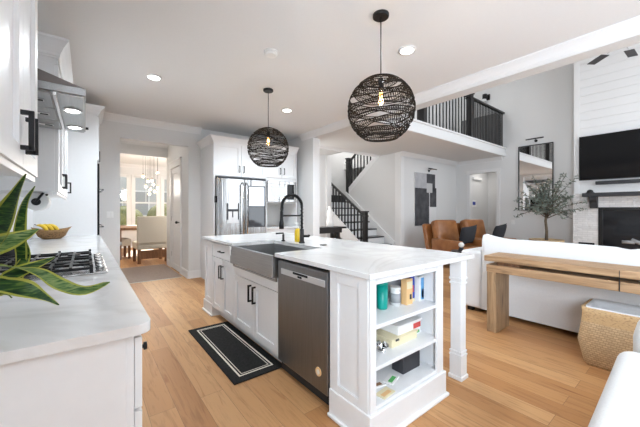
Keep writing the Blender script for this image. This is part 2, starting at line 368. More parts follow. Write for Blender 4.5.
# living room shell
LC = 5.6
mb = MB(); X = 9.0
mb.poly([(X,-3,0),(X,3.54,0),(X,3.54,2.31),(X,4.28,2.31),(X,4.28,0),(X,4.82,0),(X,4.82,LC),(X,-3,LC)], (.14,0,0))
struct('wall_right', mb, 'wall_white')
struct('wall_stair_far', B(3.6, 9.14, 8.0, 8.12, 0, LC), 'wall')
struct('wall_upper_right', B(9.0, 9.14, 4.82, 8.0, 0, LC), 'wall')
struct('wall_landing_upper', B(5.1, 9.0, 4.75, 4.87, 2.91, LC), 'wall')
struct('ceiling_living', B(3.46, 9.14, -3, 8.12, LC, LC+.12), 'wall_white')
struct('wall_art', B(6.34, 9.0, 4.70, 4.82, 0, 2.70), 'wall_white')
struct('trim_art_wall_end', B(6.20, 6.34, 4.66, 4.84, 0, 2.70, .003), 'trim')
# soffit of the landing above, with the stair opening left free
mb = MB(); mb.poly([(3.6,3.36,2.70),(9.0,3.36,2.70),(9.0,8.0,2.70),(7.35,8.0,2.70),(7.35,5.35,2.70),(5.10,5.35,2.70),(5.10,8.0,2.70),(3.6,8.0,2.70)], (0,0,.21))
struct('ceiling_soffit', mb, 'wall_white')
mb = MB(); mb.box(3.6, 9.0, 3.335, 3.36, 2.70, 2.91, .003); mb.box(3.6, 9.0, 3.315, 3.335, 2.70, 2.80, .003); mb.box(3.6, 9.0, 3.30, 3.42, 2.90, 2.935, .004)
struct('trim_balcony_fascia', mb, 'trim')
mb = crown(MB(), (6.16,4.66,2.70), (9.0,4.66,2.70), (0,-1,0)); crown(mb, (9.0,3.4,2.70), (9.0,4.66,2.70), (-1,0,0)); struct('trim_crown_art', mb, 'trim')
mb = crown(MB(), (3.6,5.35,2.70), (6.16,5.35,2.70), (0,-1,0), .05, .06); struct('trim_stair_opening', mb, 'trim')
struct('wall_foyer', B(3.6, 5.2, 6.2, 6.32, 0, 2.70), 'wall')
struct('trim_foyer_pilaster', B(5.04, 5.2, 6.16, 6.34, 0, 2.70, .003), 'trim')
struct('wall_stair_left', B(5.08, 5.2, 6.34, 8.0, 0, LC), 'wall')
# room behind the cased opening
mb = MB(); mb.box(9.14, 10.6, 4.40, 4.5, 0, 2.6); mb.box(10.5, 10.6, 3.2, 4.4, 0, 2.6); mb.box(9.14, 10.6, 3.1, 3.2, 0, 2.6); mb.box(9.14, 10.6, 3.1, 4.5, 2.6, 2.7)
struct('wall_entry_nook', mb, 'wall')
mb = MB(); mb.box(8.98, 9.0, 4.28, 4.36, 0, 2.31); mb.box(8.98, 9.0, 3.46, 3.54, 0, 2.31); mb.box(8.978, 9.0, 3.45, 4.37, 2.31, 2.40)
struct('trim_cased_opening', mb, 'trim')
# fireplace breast: shiplap above, ledge stone below
mb = MB(); z = 1.60
while z < LC-.01:
    z1 = min(z+.176, LC); mb.box(8.5, 8.52, -1.6, 1.755, z, z1-.0035); z = z1
mb.box(8.52, 9.0, -1.6, 1.755, 0, LC); mb.box(8.49, 8.52, 1.68, 1.768, 1.60, LC, .003)
struct('wall_chimney', mb, 'trim')
mb = MB()
mb.box(8.45, 8.52, 1.36, 1.775, 0, 1.60); mb.box(8.45, 8.52, .0, 1.36, 1.30, 1.60); mb.box(8.45, 8.52, .0, 1.36, 0, .42); mb.box(8.45, 8.52, -1.6, 0, 0, 1.60)
struct('wall_chimney_stone', mb, 'stone')
mb = baseboard(MB(), (1.47,5.75,0), (1.68,5.75,0), (0,-1,0)); baseboard(mb, (1.47,6.27,0), (1.47,5.75,0), (-1,0,0)); baseboard(mb, (1.47,7.5,0), (1.47,7.19,0), (-1,0,0))
struct('baseboard_hall', mb, 'trim')
mb = baseboard(MB(), (9.0,1.79,0), (9.0,3.45,0), (-1,0,0)); baseboard(mb, (6.34,4.70,0), (9.0,4.70,0), (0,-1,0)); struct('baseboard_living', mb, 'trim')
struct('baseboard_dining', baseboard(MB(), (-1.5,11.68,0), (3.6,11.68,0), (0,-1,0)), 'trim')
# hall cupboard door in the right hall wall
mb = MB(); mb.frame((1.47, 7.12, 0), (0,-1,0)); mb.box(-.075, 0, -.01, .02, 0, 2.13, .003); mb.box(.79, .865, -.01, .02, 0, 2.13, .003); mb.box(-.09, .88, -.01, .028, 2.13, 2.25, .004); mb.box(-.11, .9, -.01, .04, 2.24, 2.275, .004)
dr = struct('door_1', mb, 'trim')
mb = MB(); mb.frame((1.50, 7.115, .01), (0,-1,0)); mb.box(0, .78, 0, .025, 0, 2.11); mb.shaker(.78, .95, .035, .11, 0, 0); mb.shaker(.78, 1.16, .035, .11, 0, .95)
struct('door_leaf', mb, 'trim', parent=dr)
for z in (.3, 1.06, 1.85): struct('hinge', MB().frame((1.475, 7.118, 0), (0,-1,0)).box(0, .012, -.02, .012, z-.05, z+.05, .002), 'black', parent=dr)
mb = MB(); mb.frame((1.47, 6.40, 1.0), (0,-1,0)); mb.tube([(0,0,0),(0,.05,0)], .011, 10); mb.ball((0,.06,0), .027, 10); struct('door_knob', mb, 'black', parent=dr)

# ------------------------------------------------------------------ left run: base cabinets, worktop, uppers, tall oven unit
t = thing('base_cabinet', 'white base cabinet under the left worktop, plain end panel facing the room', 'cabinet', (-.2, 3, 0))
mb = B(-.498, .112, 1.03, 4.895, .1, .885, .002); mb.box(-.498, .03, 1.03, 4.895, 0, .1); part(t, 'body', mb, 'cab')
part(t, 'end_panel', B(-.5, .092, 1.018, 1.03, 0, .885, .002), 'cab')
y = 1.035
for wd in (.60, .30, .62, .62, .80, .85):
    mb = MB().frame((.114, y+.003, 0), (0,1,0)); mb.box(0, wd-.006, 0, .02, .655, .865, .002); dw = part(t, 'drawer', mb, 'cab')
    part(dw, 'knob', MB().frame((.134, y+.12, .79), (0,1,0)).tube([(0,0,0),(0,.018,0),(0,.019,0),(0,.028,0)], .008, 12, rs=[.006,.006,.013,.013]), 'black')
    mb = MB().frame((.114, y+.003, 0), (0,1,0)); mb.shaker(wd-.006, .525, .02, .055, 0, .12); dw = part(t, 'door', mb, 'cab')
    part(dw, 'knob', MB().frame((.134, y+wd-.05, .58), (0,1,0)).tube([(0,0,0),(0,.018,0),(0,.019,0),(0,.028,0)], .008, 12, rs=[.006,.006,.013,.013]), 'black')
    y += wd
mb = MB(); r = .035; pts = [(-.5,1.0,.885)] + [(.155-r+r*math.cos(a), 1.0+r+r*math.sin(a), .885) for a in [-PI/2+PI/2*k/6 for k in range(7)]] + [(.155,4.9,.885),(-.5,4.9,.885)]
mb.poly(pts, (0,0,.03), b=.003)
solo('worktop', mb, 'quartz', 'white veined stone worktop along the left wall holding the gas hob', 'worktop')
struct('backsplash', B(-.5, -.492, 1.0, 4.9, .915, 1.372), 'cab')
def upper(label, y0, y1, crown_z, doors, hx):
    t = thing('wall_cabinet', label, 'cabinet', (-.3, (y0+y1)/2, 1.372))
    mb = B(-.5, -.168, y0, y1, 1.372, 2.25, .002); part(t, 'body', mb, 'cab')
    n = len(doors); wd = (y1-y0)/n
    for i, hs in enumerate(doors):
        mb = MB().frame((-.168, y0+i*wd+.002, 1.372), (0,1,0)).shaker(wd-.004, .875, .02, .062)
        d = part(t, 'door', mb, 'cab')
        part(d, 'handle', MB().frame((-.168, y0+i*wd, 1.372), (0,1,0)).pull(wd-.047 if hs > 0 else .047, .105, .115, True, .02, .0065, .03), 'black')
    mb = crown_path(MB(), [(-.498, y0), (-.15, y0), (-.15, y1)], [(0,-1,0), (1,0,0)], 2.42, .06, .13); mb.box(-.498, -.155, y0+.004, y1, 2.25, 2.415)
    part(t, 'crown', mb, 'cab')
    part(t, 'light_rail', B(-.175, -.155, y0, y1, 1.352, 1.372, .002), 'cab')
    return t
upper('white shaker wall cabinet nearest the viewer, large black pull at its door edge', .57, 1.605, 0, (-1, 1, -1), 0)
upper('white shaker wall cabinet beyond the range hood, above the fruit bowl', 2.75, 4.15, 0, (1, -1, 1), 0)
t = thing('tall_oven_cabinet', 'tall white cabinet with built-in ovens at the end of the left worktop', 'cabinet', (-.2, 5.3, 0))
mb = B(-.498, .12, 4.9, 5.745, 0, 2.50, .002); part(t, 'body', mb, 'cab')
mb = crown_path(MB(), [(-.498, 4.9), (.125, 4.9), (.125, 5.745)], [(0,-1,0), (1,0,0)], 2.60, .075, .12); mb.box(-.498, .12, 4.905, 5.745, 2.45, 2.595); part(t, 'crown', mb, 'cab')
d = part(t, 'upper_door', MB().frame((.12, 4.905, 0), (0,1,0)).shaker(.84, .57, .02, .06, 0, 1.90), 'cab'); part(d, 'handle', MB().frame((.12, 4.905, 0), (0,1,0)).pull(.78, 2.06, .16, True), 'black')
d = part(t, 'oven', B(.12, .145, 4.93, 5.72, .72, 1.86, .004), 'screen', 'black glass oven front')
for z in (1.02, 1.52): part(d, 'handle', MB().frame((.145, 4.93, 0), (0,1,0)).pull(.4, z, .66, False, 0, .009, .05), 'stainless')
part(t, 'warming_drawer', B(.12, .14, 4.905, 5.745, .12, .70, .002), 'cab')
# hood
t = thing('range_hood', 'stainless under-cabinet range hood with two lit lamps over the hob', 'range hood', (-.25, 2.22, 1.745))
HY0, HY1, HZ = 1.86, 2.71, 1.80
part(t, 'rim', B(-.497, 0, HY0, HY1, HZ, HZ+.036, .002), 'stainless_soft')
mb = MB(); mb.poly([(-.497,HY0,HZ+.036),(-.004,HY0,HZ+.036),(-.171,HY0,HZ+.088),(-.497,HY0,HZ+.20)], (0,HY1-HY0,0)); part(t, 'canopy', mb, 'steel_dark')
mb = MB()
for k in range(3):
    a = HY0+.02+k*.275; f_ = part(t, 'filter_panel', B(-.47, -.13, a, a+.262, HZ-.010, HZ+.002, .002), 'stainless_soft'); part(f_, 'latch', B(-.24, -.16, a+.10, a+.135, HZ-.018, HZ-.008, .002), 'chrome'); part(f_, 'latch_slot', B(-.20, -.165, a+.11, a+.125, HZ-.0195, HZ-.0175), 'dark')
part(t, 'lamp_strip', B(-.105, -.008, HY0+.01, HY1-.01, HZ-.010, HZ+.002, .002), 'stainless_soft')
part(t, 'lamp_divider', B(-.122, -.108, HY0+.01, HY1-.01, HZ-.018, HZ+.002, .002), 'chrome')
for y in (2.12, 2.54):
    ring = part(t, 'lamp_ring', MB().lathe([(.042,0),(.042,.006),(.034,.008)], (-.056, y, HZ-.017), 24), 'chrome')
    part(ring, 'lamp_lens', MB().lathe([(.031,0),(.031,.004)], (-.056, y, HZ-.019), 24), 'hoodlens')
part(t, 'control_knob', MB().frame((0, 2.66, HZ+.015), (0,1,0)).tube([(0,0,0),(0,.016,0)], .009, 10), 'black')
# hob
t = thing('gas_hob', 'stainless gas hob with black cast iron grates set in left worktop', 'hob', (-.18, 2.31, .915))
part(t, 'tray', B(-.46, .092, 1.92, 2.74, .915, .924, .003), 'stainless')
for (x, y, r) in ((-.33,2.1,.045),(-.33,2.56,.045),(-.06,2.1,.04),(-.06,2.56,.04),(-.2,2.33,.06)):
    b_ = part(t, 'burner', MB().lathe([(r*1.3,0),(r*1.3,.008),(r,.012),(r,.02)], (x,y,.924), 20), 'silver'); part(b_, 'burner_cap', MB().lathe([(r*.85,0),(r*.85,.008),(r*.7,.011)], (x,y,.944), 20), 'black')
for k in range(3):
    y0 = 1.945+k*.262; y1 = y0+.25; mb = MB(); x0, x1 = -.44, .03; zt = .956
    for q in ((x0,x1,y0,y0+.012),(x0,x1,y1-.012,y1),(x0,x0+.012,y0,y1),(x1-.012,x1,y0,y1)): mb.box(*q, zt-.018, zt-.004, .002)
    for x in (x0+.10, x0+.20, x0+.30, x0+.38): mb.box(x-.006, x+.006, y0, y1, zt-.013, zt, .002)
    mb.box(x0, x1, (y0+y1)/2-.006, (y0+y1)/2+.006, zt-.013, zt, .002)
    for x in (x0+.006, x1-.006, x0+.15, x0+.3):
        for yy in (y0+.006, y1-.006): mb.box(x-.007, x+.007, yy-.007, yy+.007, .924, zt+.008, .002)
    part(t, 'grate', mb, 'black')
for k in range(5): part(t, 'knob', MB().lathe([(.018,0),(.018,.018),(.014,.022)], (.062, 2.06+k*.13, .924), 16), 'chrome')

# ------------------------------------------------------------------ island
t = thing('island_cabinet', 'white island cabinet with one drawer over two doors at the far end', 'cabinet', (1.5, 3.3, 0))
mb = B(1.19, 1.87, 2.895, 3.84, .1, .885, .002); mb.box(1.26, 1.85, 2.895, 3.54, 0, .1); part(t, 'body', mb, 'cab')
part(t, 'end_base', B(1.165, 1.89, 3.55, 3.865, 0, .14, .004), 'cab'); part(t, 'shoe_moulding', B(1.15, 1.90, 3.54, 3.88, 0, .022, .006), 'trim')
part(t, 'side_panel', MB().frame((1.19, 3.835, .14), (0,-1,0)).shaker(.28, .73, .018, .055), 'cab')
F = lambda y: MB().frame((1.19, y, 0), (0,-1,0))
d = part(t, 'drawer', F(3.54).box(.004, .64, 0, .02, .715, .868, .002), 'cab'); part(d, 'handle', F(3.54).pull(.32, .79, .13, False), 'black')
for x, hx in ((.004, .29), (.324, .355)):
    d = part(t, 'door', F(3.54).shaker(.314, .585, .02, .055, x, .12), 'cab'); part(d, 'handle', F(3.54).pull(hx, .57, .14), 'black')
t = thing('sink_cabinet', 'white two-door island cabinet under the apron sink', 'cabinet', (1.5, 2.46, 0))
mb = B(1.19, 1.87, 2.025, 2.893, .1, .66, .002); mb.box(1.26, 1.85, 2.025, 2.893, 0, .1); mb.box(1.70, 1.87, 2.025, 2.893, .66, .885); part(t, 'body', mb, 'cab')
part(t, 'rail', F(2.89).box(.002, .862, 0, .02, .61, .718, .002), 'cab')
for x, hx in ((.004, .39), (.434, .475)):
    d = part(t, 'door', F(2.89).shaker(.427, .485, .02, .06, x, .12), 'cab'); part(d, 'handle', F(2.89).pull(hx, .50, .15, True, .02, .007), 'black')
t = thing('apron_sink', 'stainless apron front sink set into the island worktop', 'sink', (1.4, 2.46, .88))
mb = MB(); x0, x1, y0, y1, z0 = 1.125, 1.63, 2.035, 2.885, .70
mb.box(x0, x0+.03, y0, y1, .722, .893, .004)
part(t, 'apron', mb, 'stainless_soft')
mb = MB(); mb.box(x0+.03, x1, y0, y0+.012, z0, .884); mb.box(x0+.03, x1, y1-.012, y1, z0, .884); mb.box(x1-.012, x1, y0, y1, z0, .884); mb.box(x0+.03, x1, y0, y1, z0-.012, z0); part(t, 'basin', mb, 'stainless_soft')
part(t, 'drain', MB().lathe([(.045,0),(.045,.004),(.03,.005)], (1.42, 2.46, z0), 20), 'chrome')
t = thing('child_latch', 'white child safety latch hanging on left end of sink apron', 'latch', (1.118, 2.865, .85))
part(t, 'body', B(1.113, 1.125, 2.845, 2.885, .855, .888, .004), 'white'); part(t, 'strap', B(1.116, 1.124, 2.856, 2.87, .80, .857, .002), 'white')
# dishwasher
t = thing('dishwasher', 'dark stainless dishwasher in island between sink and bookshelf end', 'dishwasher', (1.5, 1.72, 0))
part(t, 'tub', B(1.20, 1.80, 1.415, 2.02, .02, .868), 'dark')
part(t, 'door', B(1.165, 1.20, 1.418, 2.018, .10, .862, .006), 'stainless_dw')
part(t, 'control_strip', B(1.161, 1.168, 1.44, 1.965, .765, .808, .003), 'silver', 'light silver control strip')
part(t, 'handle_pocket', B(1.159, 1.163, 1.62, 1.80, .79, .806, .002), 'dark'); part(t, 'display', B(1.159, 1.163, 1.69, 1.74, .773, .787, .001), 'screen')
part(t, 'toe_plate', B(1.235, 1.25, 1.418, 2.018, .0, .098), 'dark')
mb = MB(); mb.tube([(1.160,1.505,.22),(1.165,1.505,.22)], .028, 20, mi=0); mb.tube([(1.1585,1.505,.22),(1.161,1.505,.22)], .016, 16, mi=1); part(t, 'sticker', mb, ['orange', 'tan'])
# end bookshelf
t = thing('island_bookshelf', 'white open bookshelf end of island with three shelves of household items', 'bookshelf', (1.55, 1.24, 0))
part(t, 'side_panel', B(1.19, 1.225, 1.09, 1.405, .14, .885, .002), 'cab'); part(t, 'side_panel', B(1.855, 1.89, 1.09, 1.405, .14, .885, .002), 'cab')
part(t, 'side_panel', MB().frame((1.19, 1.402, .14), (0,-1,0)).shaker(.31, .745, .018, .07), 'cab', 'recessed panel facing the aisle')
part(t, 'back_panel', B(1.225, 1.855, 1.392, 1.405, .14, .885), 'cab')
mb = B(1.178, 1.225, 1.078, 1.092, .14, .885, .002); mb.box(1.815, 1.892, 1.078, 1.092, .14, .885, .002); mb.box(1.225, 1.815, 1.078, 1.092, .845, .885, .002); part(t, 'face_frame', mb, 'cab')
for z in (.19, .40, .624): part(t, 'shelf', B(1.225, 1.855, 1.084, 1.392, z-.022, z, .002), 'cab')
part(t, 'plinth', B(1.165, 1.912, 1.066, 1.405, 0, .165, .006), 'cab'); part(t, 'shoe_moulding', B(1.15, 1.925, 1.05, 1.405, 0, .022, .007), 'trim')
mb = MB(); a, b_ = 1.145, 1.64
mb.poly([(a,1.05,.885),(2.28,1.05,.885),(2.28,3.88,.885),(a,3.88,.885),(a,2.885,.885),(b_-.02,2.885,.885),(b_-.02,2.035,.885),(a,2.035,.885)], (0,0,.03), b=.003)
solo('island_worktop', mb, 'quartz', 'white veined stone worktop of the island with sink cut-out', 'worktop')
struct('trim_island_back', B(1.89, 1.905, 1.10, 3.84, 0, .885), 'cab')
t = thing('island_post', 'white square turned post holding up the island worktop overhang', 'post', (2.188, 1.128, 0))
def sq(mb, w_, z0, z1, b=.003): return mb.box(2.188-w_/2, 2.188+w_/2, 1.128-w_/2, 1.128+w_/2, z0, z1, b)
mb = MB(); sq(mb, .088, .03, .17); sq(mb, .094, .17, .185); sq(mb, .08, .185, .195); sq(mb, .090, .195, .21); sq(mb, .078, .21, .70)
part(t, 'shaft', mb, 'cab')
mb = MB(); sq(mb, .092, .70, .715); sq(mb, .08, .715, .73); sq(mb, .097, .73, .752, .006); sq(mb, .086, .752, .885); part(t, 'capital', mb, 'cab'); mb = MB(); sq(mb, .105, 0, .03, .006); part(t, 'foot', mb, 'trim')
# things on the bookshelf
Z1, Z2, Z3 = .624, .40, .19
t = thing('tumbler', 'teal drinking tumbler on the top shelf of the island bookshelf', 'tumbler', (1.475, 1.25, Z1))
part(t, 'cup', MB().lathe([(.030,0),(.033,.01),(.036,.15)], (1.475,1.25,Z1), 24), 'teal'); part(t, 'lid', MB().lathe([(.037,0),(.037,.015),(.03,.02)], (1.475,1.25,Z1+.15), 24), 'teal')
t = thing('bottle', 'dark bottle left of the teal tumbler, half behind shelf frame', 'bottle', (1.40, 1.30, Z1))
part(t, 'body', MB().lathe([(.03,0),(.03,.10),(.013,.12),(.013,.14)], (1.40,1.30,Z1), 18), 'blackcard'); part(t, 'cap', MB().lathe([(.016,0),(.016,.02)], (1.40,1.30,Z1+.14), 14), 'white')
t = thing('cable_coil', 'coiled grey cable behind white tub on the top shelf', 'cable', (1.60, 1.33, Z1))
mb = MB(); mb.tube([(1.60+.05*math.cos(a), 1.34+.012*math.sin(3*a), Z1+.057+.05*math.sin(a)) for a in [2*PI*k/20 for k in range(20)]], .007, 6, True); part(t, 'coil', mb, 'grey')
t = thing('tub', 'white tub with grey label beside the teal tumbler', 'tub', (1.60, 1.245, Z1))
mb = MB(); mb.lathe([(.032,0),(.032,.105)], (1.60,1.245,Z1), 20); part(t, 'body', mb, 'white'); part(t, 'label', MB().lathe([(.0325,0),(.0325,.06)], (1.60,1.245,Z1+.02), 20), 'grey', 'grey printed band'); part(t, 'lid', MB().lathe([(.034,0),(.034,.014)], (1.60,1.245,Z1+.105), 20), 'white')
def carton(name, label, cat, x0, x1, y0, y1, z, h_, m0, patches=()):
    t = thing(name, label, cat, ((x0+x1)/2, (y0+y1)/2, z)); part(t, 'carton', B(x0, x1, y0, y1, z, z+h_, .002), m0)
    for i, (nm, a0, a1, b0, b1, mm) in enumerate(patches):
        part(t, nm, B(x0+(x1-x0)*a0, x0+(x1-x0)*a1, y0-.0012, y0+.001, z+h_*b0, z+h_*b1), mm)
    return t
carton('carton', 'pale orange carton with a dark square print on the top shelf', 'carton', 1.645, 1.710, 1.19, 1.235, Z1, .168, 'orange', [('print', .5, .8, .2, .4, 'ink'), ('band', .05, .95, .62, .9, 'butter')])
carton('carton', 'royal blue carton right behind the pale orange carton', 'carton', 1.725, 1.770, 1.215, 1.27, Z1, .185, 'blue', [('print', .2, .7, .35, .6, 'red'), ('band', .0, 1, .0, .12, 'butter')])
carton('carton', 'white carton with sky blue and pink print, last on top shelf', 'carton', 1.785, 1.838, 1.19, 1.24, Z1, .165, 'white', [('print', .35, 1, .05, .95, 'skyblue'), ('flower_print', .5, .95, .12, .48, 'pink')])
# middle shelf
t = thing('gift_bow', 'crinkled silver gift bow at the left of the middle shelf', 'bow', (1.40, 1.19, Z2)); mb = MB(); rnd = random.Random(3)
for k in range(16):
    a = rnd.uniform(0, 2*PI); e = rnd.uniform(.1, 1.3); d1 = Vector((math.cos(a)*math.cos(e), math.sin(a)*math.cos(e), math.sin(e))); s1 = d1.orthogonal().normalized()*.01
    c = Vector((1.40,1.19,Z2+.012)); loop = [c, c+d1*.03+Vector((0,0,.012)), c+d1*.05, c+d1*.032-Vector((0,0,.006))]
    vs = [[mb._v(q+s1) for q in loop], [mb._v(q-s1) for q in loop]]
    for q in range(3): mb._f([vs[0][q], vs[0][q+1], vs[1][q+1], vs[1][q]], 0)
mb.lathe([(.025,0),(.025,.012)], (1.40,1.19,Z2), 12); part(t, 'loops', mb, 'chrome')
t = thing('storage_box', 'shallow cream box with flap lid on the middle shelf', 'box', (1.60, 1.24, Z2))
part(t, 'base', B(1.47, 1.73, 1.17, 1.33, Z2, Z2+.042, .003), 'butter'); part(t, 'lid', B(1.465, 1.735, 1.165, 1.335, Z2+.042, Z2+.052, .002), 'butter'); part(t, 'clasp', B(1.50, 1.53, 1.160, 1.166, Z2+.038, Z2+.05, .001), 'ink')
t = thing('white_box', 'flat white box with red printed label lying on cream box', 'box', (1.67, 1.25, Z2+.052))
part(t, 'carton', B(1.55, 1.80, 1.185, 1.33, Z2+.052, Z2+.10, .003), 'white'); part(t, 'lid', B(1.545, 1.805, 1.18, 1.335, Z2+.10, Z2+.112, .002), 'white'); part(t, 'label', B(1.71, 1.79, 1.1835, 1.1855, Z2+.058, Z2+.092), 'red', 'red printed label')
t = thing('paper_packet', 'small packet with green print at right of the middle shelf', 'packet', (1.785, 1.22, Z2)); part(t, 'packet', B(1.755, 1.815, 1.20, 1.23, Z2, Z2+.05, .003), 'white'); part(t, 'print', B(1.765, 1.80, 1.1988, 1.201, Z2+.012, Z2+.03), 'green')
# lower shelf
t = thing('black_box', 'black box standing alone on the lowest shelf', 'box', (1.70, 1.235, Z3)); part(t, 'carton', B(1.60, 1.785, 1.185, 1.275, Z3, Z3+.135, .003), 'blackcard'); part(t, 'lid', B(1.598, 1.787, 1.183, 1.277, Z3+.135, Z3+.158, .003), 'blackcard')
for lb, x, y, z, an, mm, pm in (('white leaflet with green print lying on the lowest shelf', 1.50, 1.20, 0, .3, 'white', 'green'), ('white leaflet with brown print left of the green one', 1.38, 1.22, 0, -.2, 'white', 'brownprint'), ('pale cream card lying at front left of lowest shelf', 1.36, 1.13, .0, .1, 'butter', 'orange')):
    mb = MB(); mb.M = Matrix.Translation((x, y, Z3+z)) @ Matrix.Rotation(an, 4, 'Z'); mb.box(-.055, .055, -.032, .032, 0, .004)
    t = thing('leaflet', lb, 'leaflet', (x, y, Z3+z)); part(t, 'sheet', mb, mm); mb = MB(); mb.M = Matrix.Translation((x, y, Z3+z)) @ Matrix.Rotation(an, 4, 'Z'); mb.box(-.04, .035, -.02, .006, .004, .0052); part(t, 'print', mb, pm)
# tap and soap
t = thing('kitchen_tap', 'tall black pull-down spring tap on the island behind sink', 'tap', (1.70, 2.47, .915))
bx, by = 1.70, 2.47
part(t, 'base', MB().lathe([(.03,0),(.03,.01),(.022,.02),(.022,.14)], (bx,by,.915), 20), 'black')
R_ = .115; arc = [(bx,by,1.05),(bx,by,1.16),(bx,by,1.27)] + [(bx-R_+R_*math.cos(a), by, 1.275+R_*math.sin(a)) for a in [PI*k/14 for k in range(1,15)]] + [(bx-2*R_,by,1.25),(bx-2*R_-.004,by,1.20)]
part(t, 'neck', MB().tube(arc, .011, 10), 'black')
mb = MB(); coil = []
L = [Vector(p) for p in arc]; seg = 340
for k in range(seg):
    q = k/(seg-1)*(len(L)-1); i = min(int(q), len(L)-2); p = L[i].lerp(L[i+1], q-i); tt = (L[i+1]-L[i]).normalized(); n1 = Vector((0,1,0)); n2 = tt.cross(n1)
    a = 2*PI*k/6.2; coil.append(p + n1*.015*math.cos(a) + n2*.015*math.sin(a))
part(t, 'spring', mb.tube(coil, .0028, 4), 'black')
part(t, 'spray_head', MB().lathe([(.023,0),(.023,.05),(.016,.08),(.014,.16)], (bx-2*R_-.004,by,1.065), 16), 'black')
part(t, 'holder_arm', MB().tube([(bx,by,1.19),(bx-2*R_+.01,by,1.19)], .008, 8), 'black')
part(t, 'lever', MB().tube([(bx,by,.985),(bx+.045,by-.055,.985),(bx+.05,by-.06,1.0)], .012, 10), 'black')
t = thing('soap_dispenser', 'small black deck soap pump left of the tap', 'dispenser', (1.66, 2.76, .915))
part(t, 'base', MB().lathe([(.022,0),(.022,.008),(.012,.012),(.012,.07)], (1.66,2.76,.915), 16), 'black'); part(t, 'spout', MB().tube([(1.66,2.76,.98),(1.66,2.76,1.0),(1.58,2.78,.995)], .008, 8), 'black')
t = thing('soap_bottle', 'clear pump bottle of yellow soap beside the black tap', 'bottle', (1.745, 2.61, .915))
part(t, 'bottle', MB().lathe([(.03,0),(.034,.01),(.034,.10),(.028,.125),(.013,.14)], (1.745,2.61,.915), 20), 'yellow'); part(t, 'pump', MB().lathe([(.014,0),(.014,.02),(.005,.022),(.005,.05)], (1.745,2.61,1.055), 14), 'clear'); part(t, 'nozzle', B(1.70, 1.752, 2.603, 2.617, 1.103, 1.113, .002), 'clear')
t = thing('worktop_socket', 'round black pop-up socket set flush in the island worktop', 'socket', (1.765, 2.21, .915)); part(t, 'ring', MB().lathe([(.034,0),(.034,.004),(.03,.005)], (1.765,2.21,.915), 24), 'black'); part(t, 'cap', MB().lathe([(.026,0),(.026,.002)], (1.765,2.21,.919), 24), 'blackwood')
# mat
t = thing('kitchen_mat', 'black mat with double tan border on floor before the sink', 'mat', (1.03, 2.66, 0))
part(t, 'pad', B(.83, 1.245, 2.05, 3.26, 0, .012, .004), noisy('mat_black', (.017,.0165,.016), (.028,.027,.026), 60, .95, spec=.15))
def border(mb, i, w_):
    x0, x1, y0, y1 = .83+i, 1.245-i, 2.05+i, 3.26-i
    for q in ((x0,x1,y0,y0+w_),(x0,x1,y1-w_,y1),(x0,x0+w_,y0+w_,y1-w_),(x1-w_,x1,y0+w_,y1-w_)): mb.box(*q, .011, .0128)
mb = MB(); border(mb, .065, .013); part(t, 'border', mb, 'tan', 'thick tan border line'); mb = MB(); border(mb, .092, .006); part(t, 'border', mb, 'tan', 'thin inner tan line')

# ------------------------------------------------------------------ fridge wall
t = thing('fridge_cabinet', 'white cabinet surround above and beside the fridge', 'cabinet', (2.5, 5.4, 0))
part(t, 'side_panel', B(1.68, 1.705, 5.03, 5.75, 0, 2.40, .002), 'cab'); part(t, 'side_panel', B(2.64, 2.665, 5.03, 5.75, 0, 2.40, .002), 'cab'); part(t, 'side_panel', B(3.32, 3.345, 5.03, 5.75, .0, 2.40, .002), 'cab')
part(t, 'box', B(1.705, 2.64, 5.05, 5.745, 1.82, 2.40, .002), 'cab'); part(t, 'box', B(2.665, 3.32, 5.05, 5.75, 1.80, 2.40, .002), 'cab')
G = lambda x: MB().frame((x, 5.05, 0), (1,0,0))
for x, wd, z, hs in ((1.70,.47,1.83,1),(2.172,.47,1.83,-1),(2.66,.335,1.86,1),(2.998,.335,1.86,-1)):
    d = part(t, 'door', G(x).shaker(wd-.004, 2.385-z, .02, .058, 0, z), 'cab'); part(d, 'handle', G(x).pull(wd-.04 if hs > 0 else .04, z+.13, .12), 'black')
mb = crown_path(MB(), [(1.68, 5.745), (1.68, 5.03), (3.345, 5.03)], [(-1,0,0), (0,-1,0)], 2.485, .08, .11); mb.box(1.69, 3.34, 5.035, 5.745, 2.38, 2.48); part(t, 'crown', mb, 'cab')
part(t, 'niche_back', B(2.665, 3.32, 5.6, 5.75, .92, 1.80), 'pale'); part(t, 'base_box', B(2.665, 3.32, 5.05, 5.75, 0, .885), 'cab'); part(t, 'niche_top', B(2.655, 3.34, 5.02, 5.75, .885, .915, .003), 'quartz')
t = thing('fridge', 'stainless french door fridge with water dispenser and dark glass panel', 'fridge', (2.17, 5.4, 0))
part(t, 'body', B(1.712, 2.63, 5.03, 5.70, .02, 1.785, .004), 'steel_dark')
def curved(x0, x1, z0, z1, yf, bulge, mb):
    n = 10; pts = [(x0, 5.03), *[(x0+(x1-x0)*k/n, yf-bulge*math.sin(PI*k/n)) for k in range(n+1)], (x1, 5.03)]
    mb.poly([(p[0], p[1], z0) for p in pts], (0,0,z1-z0)); 
    return mb
part(t, 'left_door', curved(1.714, 2.183, .72, 1.775, 4.955, .018, MB()), 'stainless'); dR = part(t, 'right_door', curved(2.189, 2.628, .72, 1.775, 4.955, .018, MB()), 'stainless')
part(t, 'freezer_drawer', curved(1.714, 2.628, .06, .71, 4.955, .015, MB()), 'stainless')
